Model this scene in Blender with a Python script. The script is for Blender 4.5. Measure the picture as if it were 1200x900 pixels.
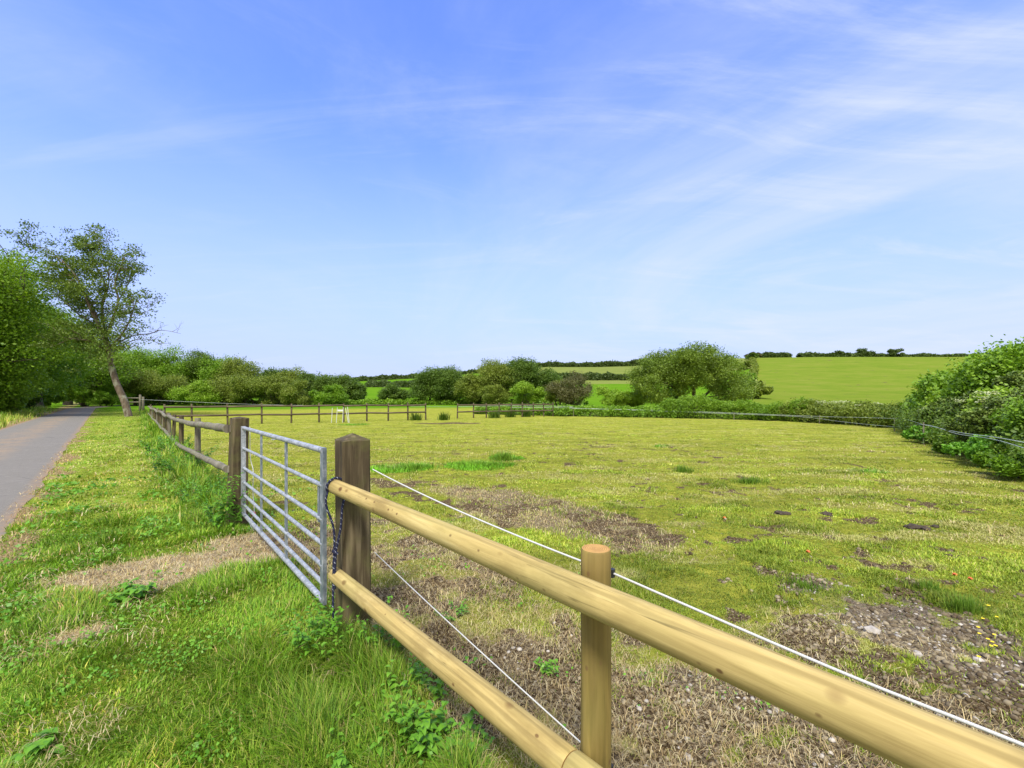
import bpy, math
import numpy as np
from mathutils import Vector, Matrix
R = math.radians
for _o in list(bpy.data.objects): bpy.data.objects.remove(_o)
scene = bpy.context.scene
C = scene.collection

# ------------------------------------------------------------ camera, sky, sun, exposure
CAMH = 1.55
cam_d = bpy.data.cameras.new('camera'); cam = bpy.data.objects.new('camera', cam_d); C.objects.link(cam)
cam_d.sensor_width = 36; cam_d.lens = 16.0; cam_d.shift_y = 16/1200
cam_d.clip_start = 0.05; cam_d.clip_end = 8000
cam.location = (0, 0, CAMH); cam.rotation_euler = (R(90), 0, 0)
scene.camera = cam

SUN_EL, SUN_AZ = R(54), R(189)          # azimuth clockwise from +Y
sd = Vector((math.sin(SUN_AZ)*math.cos(SUN_EL), math.cos(SUN_AZ)*math.cos(SUN_EL), math.sin(SUN_EL)))
sl = bpy.data.lights.new('sun', 'SUN'); sl.energy = 2.7; sl.angle = R(12); sl.color = (1, .955, .88)
so = bpy.data.objects.new('sun', sl); C.objects.link(so); so.rotation_euler = sd.to_track_quat('Z', 'Y').to_euler(); so.location = (0, 0, 60)

world = bpy.data.worlds.new('World'); scene.world = world; world.use_nodes = True
nt = world.node_tree; nt.nodes.clear()
def N(nt, t, **kw):
    n = nt.nodes.new(t)
    for k, v in kw.items(): setattr(n, k, v)
    return n
L = nt.links.new
out = N(nt, 'ShaderNodeOutputWorld'); bg = N(nt, 'ShaderNodeBackground'); bg.inputs[1].default_value = 0.10
sky = N(nt, 'ShaderNodeTexSky', sky_type='NISHITA', sun_disc=False, sun_elevation=SUN_EL, sun_rotation=SUN_AZ,
        altitude=80, air_density=1.0, dust_density=.5, ozone_density=2.5)
tc = N(nt, 'ShaderNodeTexCoord')
# cirrus: project the view direction on a high plane, stretch the noise
sep = N(nt, 'ShaderNodeSeparateXYZ'); L(tc.outputs['Generated'], sep.inputs[0])
def math_n(nt, op, a, b=None, clamp=False):
    m = N(nt, 'ShaderNodeMath', operation=op, use_clamp=clamp)
    for i, v in enumerate((a, b)):
        if v is None: continue
        if isinstance(v, (int, float)): m.inputs[i].default_value = v
        else: nt.links.new(v, m.inputs[i])
    return m.outputs[0]
zz = math_n(nt, 'ADD', math_n(nt, 'MAXIMUM', sep.outputs[2], 0.0), 0.16)
px_ = math_n(nt, 'DIVIDE', sep.outputs[0], zz); py_ = math_n(nt, 'DIVIDE', sep.outputs[1], zz)
cmb = N(nt, 'ShaderNodeCombineXYZ'); L(px_, cmb.inputs[0]); L(py_, cmb.inputs[1])
def cirrus(rot, scl, nscale, lo, hi, dist=1.0, off=(0, 0, 0), rough=.55, detail=7):
    mp = N(nt, 'ShaderNodeMapping'); mp.inputs['Rotation'].default_value = (0, 0, R(rot)); mp.inputs['Scale'].default_value = scl
    mp.inputs['Location'].default_value = off
    L(cmb.outputs[0], mp.inputs[0])
    nz = N(nt, 'ShaderNodeTexNoise'); nz.inputs['Scale'].default_value = nscale; nz.inputs['Detail'].default_value = detail
    nz.inputs['Roughness'].default_value = rough; nz.inputs['Distortion'].default_value = dist
    L(mp.outputs[0], nz.inputs[0])
    mr = N(nt, 'ShaderNodeMapRange', interpolation_type='SMOOTHSTEP'); mr.inputs[1].default_value = lo; mr.inputs[2].default_value = hi
    L(nz.outputs[0], mr.inputs[0]); return mr.outputs[0]
wide = cirrus(24, (1, .62, 1), .62, .36, .66, 1.1, (3.1, 1.2, 0), .6, 9)
fine = cirrus(-32, (.6, 1.7, 1), 1.2, .46, .74, 1.7, (1.3, .4, 0), .66, 11)
side = N(nt, 'ShaderNodeMapRange', interpolation_type='SMOOTHSTEP'); side.inputs[1].default_value = -.55; side.inputs[2].default_value = .6
side.inputs[3].default_value = .30; side.inputs[4].default_value = 1.0; L(sep.outputs[0], side.inputs[0])
low = N(nt, 'ShaderNodeMapRange', interpolation_type='SMOOTHSTEP'); low.inputs[1].default_value = .55; low.inputs[2].default_value = 0.0
low.inputs[3].default_value = 0.0; low.inputs[4].default_value = .92; L(sep.outputs[2], low.inputs[0])
cov = math_n(nt, 'ADD', math_n(nt, 'MULTIPLY', wide, .52), math_n(nt, 'MULTIPLY', fine, .36))
cov = math_n(nt, 'MULTIPLY', cov, side.outputs[0])
wisp = cov
lowf = low.outputs[0]
hs = N(nt, 'ShaderNodeMix', data_type='RGBA', blend_type='MULTIPLY'); hs.inputs[0].default_value = 1
hs.inputs[7].default_value = (1.12, 1.24, 1.95, 1)
L(sky.outputs[0], hs.inputs[6])
cm = N(nt, 'ShaderNodeMix', data_type='RGBA'); L(lowf, cm.inputs[0]); L(hs.outputs[2], cm.inputs[6])
cm.inputs[7].default_value = (2.75, 3.2, 5.0, 1)
streak = math_n(nt, 'MULTIPLY', cirrus(30, (.30, 2.6, 1), 1.1, .57, .74, .9, (6.3, 2.4, 0), .6, 8), .17)
wispf = math_n(nt, 'ADD', wisp, streak, True)
cw = N(nt, 'ShaderNodeMix', data_type='RGBA'); L(wispf, cw.inputs[0]); L(cm.outputs[2], cw.inputs[6]); cw.inputs[7].default_value = (4.0, 4.35, 5.2, 1)
# unseen bright cloud added overhead and behind the camera to soften and neutralise light
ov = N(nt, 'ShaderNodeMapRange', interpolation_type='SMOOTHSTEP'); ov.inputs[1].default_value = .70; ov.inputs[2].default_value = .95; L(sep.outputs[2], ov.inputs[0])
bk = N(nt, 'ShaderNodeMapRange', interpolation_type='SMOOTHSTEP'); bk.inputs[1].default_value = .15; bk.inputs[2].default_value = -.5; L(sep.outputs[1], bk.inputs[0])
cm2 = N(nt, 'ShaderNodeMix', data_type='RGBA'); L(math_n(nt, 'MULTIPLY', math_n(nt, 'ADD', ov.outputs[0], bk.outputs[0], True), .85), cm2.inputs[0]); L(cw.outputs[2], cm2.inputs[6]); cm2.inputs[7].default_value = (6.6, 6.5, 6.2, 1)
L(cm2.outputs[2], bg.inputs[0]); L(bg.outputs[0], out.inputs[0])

vs = scene.view_settings
scene.display_settings.display_device = 'sRGB'
vs.view_transform = 'Standard'; vs.look = 'None'; vs.gamma = 1; vs.exposure = 1.0; vs.use_curve_mapping = False
scene.render.engine = 'CYCLES'
scene.cycles.max_bounces = 5; scene.cycles.diffuse_bounces = 3; scene.cycles.transparent_max_bounces = 4

# ------------------------------------------------------------ helpers
F = 533.0
rng = np.random.default_rng(11)
def at(px, py, D): return Vector(((px-600)/F*D, D, CAMH-(py-466)/F*D))      # point of the place at depth D

_lat = {}
def vnoise(x, y, s, seed=0):
    if seed not in _lat: _lat[seed] = np.random.default_rng(1000+seed).random((256, 256))
    g = _lat[seed]; x = np.asarray(x)/s; y = np.asarray(y)/s
    xi = np.floor(x).astype(int); yi = np.floor(y).astype(int); fx = x-xi; fy = y-yi
    fx = fx*fx*(3-2*fx); fy = fy*fy*(3-2*fy)
    a = g[xi & 255, yi & 255]; b = g[(xi+1) & 255, yi & 255]; c = g[xi & 255, (yi+1) & 255]; d = g[(xi+1) & 255, (yi+1) & 255]
    return (a*(1-fx)+b*fx)*(1-fy)+(c*(1-fx)+d*fx)*fy
def fbm(x, y, s, seed=0, o=4):
    v = 0; a = .5; t = 0
    for i in range(o):
        v = v+a*vnoise(x, y, s/(2**i), seed+i); t += a; a *= .5
    return v/t
def sst(x, a, b):
    t = np.clip((x-a)/(b-a), 0, 1); return t*t*(3-2*t)

def tag(o, label=None, cat=None, group=None, kind=None):
    if label: o['label'] = label
    if cat: o['category'] = cat
    if group: o['group'] = group
    if kind: o['kind'] = kind
    return o
def thing(name, loc, label, cat, group=None):
    o = bpy.data.objects.new(name, None); o.empty_display_size = .2; C.objects.link(o); o.location = loc
    return tag(o, label, cat, group)
def link(name, me, mat=None, parent=None, loc=(0, 0, 0), local=False):
    o = bpy.data.objects.new(name, me); C.objects.link(o)
    if mat is not None and not me.materials: me.materials.append(mat)
    if parent is not None:
        o.parent = parent; o.location = Vector(loc) if local else Vector(loc)-parent.location
    else: o.location = loc
    return o
def np_mesh(name, verts, faces, smooth=False):
    """faces: (M,k) int array, all the same size"""
    me = bpy.data.meshes.new(name); verts = np.asarray(verts, dtype=np.float32); faces = np.asarray(faces, dtype=np.int32)
    me.vertices.add(len(verts)); me.vertices.foreach_set('co', verts.ravel())
    k = faces.shape[1]; me.loops.add(faces.size); me.loops.foreach_set('vertex_index', faces.ravel())
    me.polygons.add(len(faces)); me.polygons.foreach_set('loop_start', np.arange(0, faces.size, k, dtype=np.int32))
    me.polygons.foreach_set('loop_total', np.full(len(faces), k, dtype=np.int32))
    if smooth: me.polygons.foreach_set('use_smooth', np.ones(len(faces), dtype=bool))
    me.update(calc_edges=True); return me
def add_col(me, name, arr):
    a = me.color_attributes.new(name, 'FLOAT_COLOR', 'POINT')
    c = np.ones((len(me.vertices), 4), dtype=np.float32); c[:, :arr.shape[1]] = arr; a.data.foreach_set('color', c.ravel())

class MB:
    def __init__(s): s.v = []; s.f = []; s.m = []; s.sm = []
    def add(s, v, f, m=0, sm=True):
        b = len(s.v); s.v += [tuple(p) for p in v]; s.f += [tuple(i+b for i in q) for q in f]; s.m += [m]*len(f); s.sm += [sm]*len(f)
    def tube(s, pts, rad, n=8, caps=True, m=0, mcap=None, flat=(1, 1)):
        pts = [Vector(p) for p in pts]; k = len(pts)
        if not hasattr(rad, '__len__'): rad = [rad]*k
        v = []; up = None
        for i, p in enumerate(pts):
            t = (pts[min(i+1, k-1)]-pts[max(i-1, 0)]).normalized()
            if up is None: up = Vector((0, 0, 1)) if abs(t.z) < .9 else Vector((0, 1, 0))
            a = t.cross(up).normalized(); b = t.cross(a).normalized(); up = -b
            for j in range(n):
                w = 2*math.pi*j/n; v.append(p+a*math.cos(w)*rad[i]*flat[0]+b*math.sin(w)*rad[i]*flat[1])
        f = [(i*n+j, i*n+(j+1) % n, (i+1)*n+(j+1) % n, (i+1)*n+j) for i in range(k-1) for j in range(n)]
        s.add(v, f, m)
        if caps:
            mc = m if mcap is None else mcap
            s.add(v[:n], [tuple(range(n))[::-1]], mc, False); s.add(v[-n:], [tuple(range(n))], mc, False)
    def box(s, c, h, ax=None, m=0, bev=0):
        c = Vector(c); ax = ax or (Vector((1, 0, 0)), Vector((0, 1, 0)), Vector((0, 0, 1)))
        v = [c+ax[0]*h[0]*i+ax[1]*h[1]*j+ax[2]*h[2]*k for i in (-1, 1) for j in (-1, 1) for k in (-1, 1)]
        s.add(v, [(0, 1, 3, 2), (4, 6, 7, 5), (0, 4, 5, 1), (2, 3, 7, 6), (0, 2, 6, 4), (1, 5, 7, 3)], m, False)
    def mesh(s, name, mats, origin=(0, 0, 0)):
        me = bpy.data.meshes.new(name); o = Vector(origin)
        me.from_pydata([tuple(Vector(p)-o) for p in s.v], [], s.f)
        me.polygons.foreach_set('material_index', s.m); me.polygons.foreach_set('use_smooth', s.sm)
        for m in (mats if isinstance(mats, (list, tuple)) else [mats]): me.materials.append(m)
        me.validate(); me.update(); return me
    def build(s, name, mats, parent=None, origin=None):
        origin = origin if origin is not None else (parent.location if parent is not None else (0, 0, 0))
        return link(name, s.mesh(name, mats, origin), None, parent, origin)

# ------------------------------------------------------------ materials
def new_mat(name, rough=.8, spec=.3):
    m = bpy.data.materials.new(name); m.use_nodes = True; t = m.node_tree; b = t.nodes['Principled BSDF']
    b.inputs['Roughness'].default_value = rough; b.inputs['Specular IOR Level'].default_value = spec; return m, t, b
def noise(t, vec, scale, detail=4, rough=.55, dist=0):
    n = N(t, 'ShaderNodeTexNoise'); n.inputs['Scale'].default_value = scale; n.inputs['Detail'].default_value = detail
    n.inputs['Roughness'].default_value = rough; n.inputs['Distortion'].default_value = dist
    if vec is not None: t.links.new(vec, n.inputs['Vector'])
    return n.outputs[0]
def ramp(t, fac, stops):
    r = N(t, 'ShaderNodeValToRGB'); e = r.color_ramp.elements
    while len(e) < len(stops): e.new(.5)
    for q, (p, c) in zip(e, stops): q.position = p; q.color = (c[0], c[1], c[2], 1) if hasattr(c, '__len__') else (c, c, c, 1)
    t.links.new(fac, r.inputs[0]); return r.outputs[0]
def mix(t, fac, a, b, mode='MIX'):
    m = N(t, 'ShaderNodeMix', data_type='RGBA', blend_type=mode)
    for i, v in ((0, fac), (6, a), (7, b)):
        if isinstance(v, (int, float)): m.inputs[i].default_value = v
        elif isinstance(v, tuple): m.inputs[i].default_value = v+(1,) if len(v) == 3 else v
        else: t.links.new(v, m.inputs[i])
    return m.outputs[2]
def mapping(t, src, scale=(1, 1, 1), loc=(0, 0, 0), rot=(0, 0, 0)):
    m = N(t, 'ShaderNodeMapping'); m.inputs['Scale'].default_value = scale; m.inputs['Location'].default_value = loc
    m.inputs['Rotation'].default_value = rot; t.links.new(src, m.inputs[0]); return m.outputs[0]
def bump(t, b, h, strength=.4, dist=.01):
    n = N(t, 'ShaderNodeBump'); n.inputs['Strength'].default_value = strength; n.inputs['Distance'].default_value = dist
    t.links.new(h, n.inputs['Height']); t.links.new(n.outputs[0], b.inputs['Normal'])
def obj_vec(t, rnd=True):
    tcn = N(t, 'ShaderNodeTexCoord'); v = tcn.outputs['Object']
    if rnd:
        oi = N(t, 'ShaderNodeObjectInfo'); a = N(t, 'ShaderNodeVectorMath', operation='ADD'); s = N(t, 'ShaderNodeVectorMath', operation='SCALE')
        t.links.new(oi.outputs['Random'], s.inputs[0]); s.inputs['Scale'].default_value = 37.
        t.links.new(v, a.inputs[0]); t.links.new(s.outputs[0], a.inputs[1]); v = a.outputs[0]
    return v

def leaf_mat(name, c1, c2, c3, trans=.3, rough=.5):
    """three leaf greens dealt out leaf by leaf, shifted a little clump by clump"""
    m, t, b = new_mat(name, rough, .25)
    g = N(t, 'ShaderNodeNewGeometry'); v = obj_vec(t)
    n1 = noise(t, v, .55, 3, .6)
    f = math_n(t, 'ADD', math_n(t, 'MULTIPLY', g.outputs['Random Per Island'], .36), math_n(t, 'MULTIPLY', n1, .72))
    col = ramp(t, f, [(.15, c1), (.5, c2), (.85, c3)])
    t.links.new(col, b.inputs['Base Color'])
    tr = N(t, 'ShaderNodeBsdfTranslucent'); tcol = mix(t, 1.0, col, (1.25, 1.3, .6), 'MULTIPLY'); t.links.new(tcol, tr.inputs[0])
    ms = N(t, 'ShaderNodeMixShader'); ms.inputs[0].default_value = trans
    o = [n for n in t.nodes if n.type == 'OUTPUT_MATERIAL'][0]
    t.links.new(b.outputs[0], ms.inputs[1]); t.links.new(tr.outputs[0], ms.inputs[2]); t.links.new(ms.outputs[0], o.inputs[0])
    return m
M = {}
M['leaf_mid'] = leaf_mat('leaf_mid_green', (0.079, 0.165, 0.011), (0.150, 0.281, 0.018), (0.265, 0.412, 0.033))
M['leaf_dark'] = leaf_mat('leaf_dark_green', (0.044, 0.090, 0.013), (0.088, 0.156, 0.020), (0.168, 0.248, 0.033))
M['leaf_olive'] = leaf_mat('leaf_olive_green', (0.088, 0.140, 0.018), (0.160, 0.215, 0.026), (0.265, 0.314, 0.050))
M['leaf_light'] = leaf_mat('leaf_light_green', (0.116, 0.216, 0.014), (0.203, 0.338, 0.022), (0.319, 0.459, 0.050))
M['leaf_brown'] = leaf_mat('leaf_russet', (.075, .085, .03), (.115, .12, .04), (.18, .165, .075))
M['leaf_far'] = leaf_mat('leaf_far_hedge', (0.043, 0.074, 0.018), (0.072, 0.115, 0.025), (0.116, 0.162, 0.035))
M['leaf_gorse'] = leaf_mat('leaf_gorse', (0.051, 0.088, 0.015), (0.094, 0.149, 0.022), (0.174, 0.230, 0.040), .1)
M['leaf_weed'] = leaf_mat('leaf_weed', (0.072, 0.203, 0.018), (0.123, 0.297, 0.024), (0.203, 0.405, 0.040), .3, .42)
M['blossom'] = leaf_mat('white_blossom', (.36, .42, .20), (.48, .52, .30), (.6, .62, .42), .3)

def bark(name, c1, c2, c3, scale=6):
    m, t, b = new_mat(name, .9, .15); v = obj_vec(t)
    n1 = noise(t, mapping(t, v, (1, 1, .35)), scale, 6, .65); n2 = noise(t, v, scale*.4, 3)
    col = mix(t, ramp(t, n2, [(.52, 0), (.66, 1)]), ramp(t, n1, [(.3, c1), (.7, c2)]), c3)
    t.links.new(col, b.inputs['Base Color']); bump(t, b, n1, .8, .03); return m
M['bark'] = bark('bark_grey_brown', (.06, .045, .03), (.19, .145, .10), (.27, .26, .19), 5)
M['bark_dark'] = bark('bark_dark', (.04, .032, .024), (.11, .09, .065), (.12, .13, .06), 5)

def wood(name, c1, c2, c3, knots=True, weather=0., green=None, bumpd=.003):
    """grain along local Z"""
    m, t, b = new_mat(name, .75, .25); v = obj_vec(t)
    g1 = noise(t, mapping(t, v, (22, 22, 1.1)), 1.4, 6, .62, .6)
    g2 = noise(t, mapping(t, v, (5, 5, .9)), 1.0, 4, .5, 1.6)
    col = ramp(t, math_n(t, 'ADD', math_n(t, 'MULTIPLY', g1, .5), math_n(t, 'MULTIPLY', g2, .5)), [(.34, c1), (.5, c2), (.66, c3)])
    # wavy growth-ring cathedral lines
    wv = N(t, 'ShaderNodeTexWave', wave_type='BANDS', bands_direction='X'); wv.inputs['Scale'].default_value = 9; wv.inputs['Distortion'].default_value = 5
    wv.inputs['Detail'].default_value = 2; wv.inputs['Detail Scale'].default_value = .8
    t.links.new(mapping(t, v, (1, 1, .16)), wv.inputs[0])
    col = mix(t, math_n(t, 'MULTIPLY', ramp(t, wv.outputs[0], [(.66, 0), (.93, 1)]), .42), col, tuple(x*.55 for x in c1))
    ck = noise(t, mapping(t, v, (42, 42, .9)), 1.0, 3, .55, .4)
    ckm = math_n(t, 'MULTIPLY', ramp(t, ck, [(.485, 0), (.5, 1), (.515, 0)]), ramp(t, noise(t, mapping(t, v, (6, 6, 1.6)), 1.0, 2), [(.52, 0), (.62, .8)]))
    col = mix(t, ckm, col, tuple(x*.35 for x in c1))
    if knots:
        vo = N(t, 'ShaderNodeTexVoronoi', feature='F1'); vo.inputs['Scale'].default_value = 10; vo.inputs['Randomness'].default_value = 1
        t.links.new(mapping(t, v, (1, 1, .62)), vo.inputs[0])
        k = ramp(t, vo.outputs['Distance'], [(.12, 1), (.22, 0)])
        sel = N(t, 'ShaderNodeSeparateColor'); t.links.new(vo.outputs['Color'], sel.inputs[0])
        k = math_n(t, 'MULTIPLY', k, math_n(t, 'GREATER_THAN', sel.outputs[0], .45))
        col = mix(t, k, col, (.13, .065, .02))
        vp = N(t, 'ShaderNodeTexVoronoi', feature='F1'); vp.inputs['Scale'].default_value = 26; t.links.new(mapping(t, v, (1, 1, .7)), vp.inputs[0])
        sp_ = N(t, 'ShaderNodeSeparateColor'); t.links.new(vp.outputs['Color'], sp_.inputs[0])
        col = mix(t, math_n(t, 'MULTIPLY', ramp(t, vp.outputs['Distance'], [(.10, 1), (.2, 0)]), math_n(t, 'GREATER_THAN', sp_.outputs[1], .72)), col, (.14, .08, .03))
        fib = noise(t, mapping(t, v, (90, 90, 5)), 1.0, 3, .6)
        col = mix(t, math_n(t, 'MULTIPLY', ramp(t, fib, [(.42, 1), (.55, 0)]), .22), col, (.22, .15, .05))
        sm = noise(t, mapping(t, v, (3, 3, 1.2)), 2.0, 5, .6)
        col = mix(t, math_n(t, 'MULTIPLY', ramp(t, sm, [(.52, 0), (.64, 1)]), .5), col, (.20, .14, .045))
        col = mix(t, math_n(t, 'MULTIPLY', ramp(t, noise(t, mapping(t, v, (2, 2, 1)), 1.3, 2), [(.5, 0), (.7, 1)]), .3), col, (.40, .38, .13))
    if green:
        n3 = noise(t, v, 7, 4, .6); col = mix(t, math_n(t, 'MULTIPLY', ramp(t, n3, [(.45, 0), (.65, 1)]), weather), col, green)
    t.links.new(col, b.inputs['Base Color']); bump(t, b, g1, .5, bumpd); return m
M['new_wood'] = wood('new_treated_wood', (.27, .20, .065), (.43, .325, .12), (.54, .43, .185))
M['green_wood'] = wood('treated_post_wood', (.11, .08, .02), (.22, .16, .04), (.32, .235, .07))
M['old_wood'] = wood('weathered_post_wood', (.030, .022, .011), (.075, .055, .028), (.19, .15, .085), False, .6, (.10, .095, .03), .006)
M['grey_wood'] = wood('weathered_rail_wood', (.07, .06, .045), (.17, .145, .11), (.32, .30, .24), False, .7, (.19, .20, .10), .006)
M['brown_wood'] = wood('dark_fence_wood', (.045, .032, .018), (.10, .072, .042), (.18, .14, .09), False, .3, (.10, .11, .05))

m, t, b = new_mat('cut_end_grain', .8, .2); v = obj_vec(t, False)
wv = N(t, 'ShaderNodeTexWave', wave_type='RINGS', rings_direction='Z'); wv.inputs['Scale'].default_value = 45; wv.inputs['Distortion'].default_value = 1.2; t.links.new(v, wv.inputs[0])
t.links.new(mix(t, ramp(t, noise(t, v, 25, 3), [(.4, 0), (.7, .5)]), ramp(t, wv.outputs[0], [(.2, (.34, .19, .06)), (.8, (.50, .30, .10))]), (.22, .11, .04)), b.inputs['Base Color']); M['end'] = m

m, t, b = new_mat('galvanised_steel', .48, .5); v = obj_vec(t)
b.inputs['Metallic'].default_value = .35
vo = N(t, 'ShaderNodeTexVoronoi'); vo.inputs['Scale'].default_value = 60; t.links.new(v, vo.inputs[0])
sc = N(t, 'ShaderNodeSeparateColor'); t.links.new(vo.outputs['Color'], sc.inputs[0])
n1 = noise(t, v, 12, 4, .6)
col = ramp(t, math_n(t, 'ADD', math_n(t, 'MULTIPLY', sc.outputs[0], .3), math_n(t, 'MULTIPLY', n1, .7)), [(.3, (.22, .24, .26)), (.55, (.38, .40, .42)), (.8, (.52, .54, .56))])
t.links.new(col, b.inputs['Base Color']); bump(t, b, n1, .15, .002); M['galv'] = m
m, t, b = new_mat('galvanised_sheet', .5, .5); v = obj_vec(t); b.inputs['Metallic'].default_value = .4
n1 = noise(t, mapping(t, v, (1, 1, .6)), 26, 4, .6)
t.links.new(ramp(t, n1, [(.35, (.13, .16, .19)), (.55, (.24, .27, .31)), (.72, (.5, .52, .55))]), b.inputs['Base Color']); M['galv_dark'] = m

def plain(name, col, rough=.6, var=.25, metal=0, scale=30):
    m, t, b = new_mat(name, rough, .3); v = obj_vec(t); b.inputs['Metallic'].default_value = metal
    n1 = noise(t, v, scale, 4); t.links.new(ramp(t, n1, [(.3, tuple(x*(1-var) for x in col)), (.7, tuple(min(1, x*(1+var)) for x in col))]), b.inputs['Base Color']); return m
M['rope_white'] = plain('white_electric_rope', (.50, .50, .48), .6, .18, 0, 300)
M['rope_far'] = plain('grey_electric_rope', (.50, .55, .50), .6, .15)
M['black'] = plain('black_plastic', (.02, .02, .022), .4, .2)
M['steel_dark'] = plain('dull_steel', (.14, .15, .16), .45, .3, .6)
M['white_plastic'] = plain('white_plastic', (.55, .57, .55), .45, .06)
M['red'] = plain('red_plastic', (.45, .03, .05), .5, .2)
M['stone'] = plain('pale_stone', (.36, .33, .29), .85, .45, 0, 14)
M['clod'] = plain('dark_earth', (.055, .042, .03), .95, .5, 0, 40)
M['red_leaf'] = plain('red_dead_leaf', (.50, .10, .03), .6, .3)
M['yellow'] = plain('yellow_petal', (.80, .62, .02), .5, .1)
M['flower'] = plain('white_petal', (.82, .82, .76), .6, .06)
m, t, b = new_mat('navy_lead_rope', .85, .15); v = obj_vec(t, False)
wv = N(t, 'ShaderNodeTexWave', wave_type='BANDS', bands_direction='DIAGONAL'); wv.inputs['Scale'].default_value = 17; wv.inputs['Distortion'].default_value = 1.5
t.links.new(v, wv.inputs[0]); nz = noise(t, v, 90, 2)
f = math_n(t, 'MULTIPLY', ramp(t, wv.outputs[0], [(.90, 0), (.97, .7)]), ramp(t, nz, [(.48, 0), (.58, 1)]))
t.links.new(mix(t, f, (.018, .02, .045), (.5, .52, .6)), b.inputs['Base Color']); bump(t, b, wv.outputs[0], .6, .003); M['navy'] = m

# ------------------------------------------------------------ terrain
FD = Vector((-.64, .77, 0)).normalized(); FN = Vector((-.77, -.64, 0)).normalized(); P0 = Vector((-1.095, 3.12, 0))
def sa(x, y):
    """signed distance from the fence line (+ = paddock) and distance along it (0 = near gate post, + = away up the lane)"""
    dx = x-P0.x; dy = y-P0.y
    return -(dx*FN.x+dy*FN.y), dx*FD.x+dy*FD.y
RE0 = (-5.58, 4.98); RD = (-.668, .744)                      # right edge of the lane
def road_s(x, y):
    t = (x-RE0[0])*RD[0]+(y-RE0[1])*RD[1]
    return ((x-RE0[0])*-RD[1]+(y-RE0[1])*RD[0]), t             # >0 = on the lane side
ROADW = 2.9
_u = (np.array([-900, 100, 380, 440, 500, 570, 640, 700, 745, 800, 880, 960, 1140, 1400, 2200])-600)/F
_ey = np.array([448, 448, 450, 447, 444, 438, 432, 432, 431, 424, 421.5, 420.5, 420.5, 421, 430])
_RD = np.array([320, 320, 320, 320, 320, 320, 300, 300, 300, 260, 225, 225, 225, 225, 260])
def ground_z(x, y):
    x = np.asarray(x, float); y = np.asarray(y, float)
    r = np.hypot(x, y); u = np.clip(np.where(y > 5, x/np.maximum(y, 5), np.sign(x)*5), -2.5, 2.5)
    e = np.interp(u, _u, (466-_ey)/F); RR = np.interp(u, _u, _RD); zr = CAMH+e*RR
    back = sst(y, 8, 40)
    z = zr*sst(y, 46, RR*1.0)**1.25*np.clip(back, 0, 1)
    z = z-sst(y, RR*1.02, RR*1.02+400)*zr*.8
    z = z+(fbm(x, y, 90, 40, 3)-.5)*1.5*sst(r, 90, 200)*(1-sst(y, 150, 230))
    rs, rt = road_s(x, y)
    s, a = sa(x, y)
    z = z+sst(rs-ROADW, .3, 4)*.55*(1-sst(r, 60, 120))          # bank on the far side of the lane
    near = 1-sst(r, 30, 60); onroad = (rs > -.25) & (rs < ROADW+.25) & (y < 64)
    lump = (fbm(x, y, .9, 7, 3)-.5)*.05+(fbm(x, y, .28, 9, 3)-.5)*.022*(1-sst(r, 8, 16))
    z = z+np.where(onroad, 0, 1)*lump*near
    z = z+(s > 0)*near*(-(sst(fbm(x, y, .22, 13, 2), .60, .8))*.03)*(1-sst(r, 10, 20))+(s > .1)*near*(fbm(x, y, .13, 15, 2)-.5)*.034*(1-sst(r, 5, 11))
    rise = sst(-s, 0, .9)*(1-sst(-s, 1.2, 2.2))                       # the verge swells a little between lane and fence
    z = z+rise*.05*near*sst(a, 3.6, 6)
    return z

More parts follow.
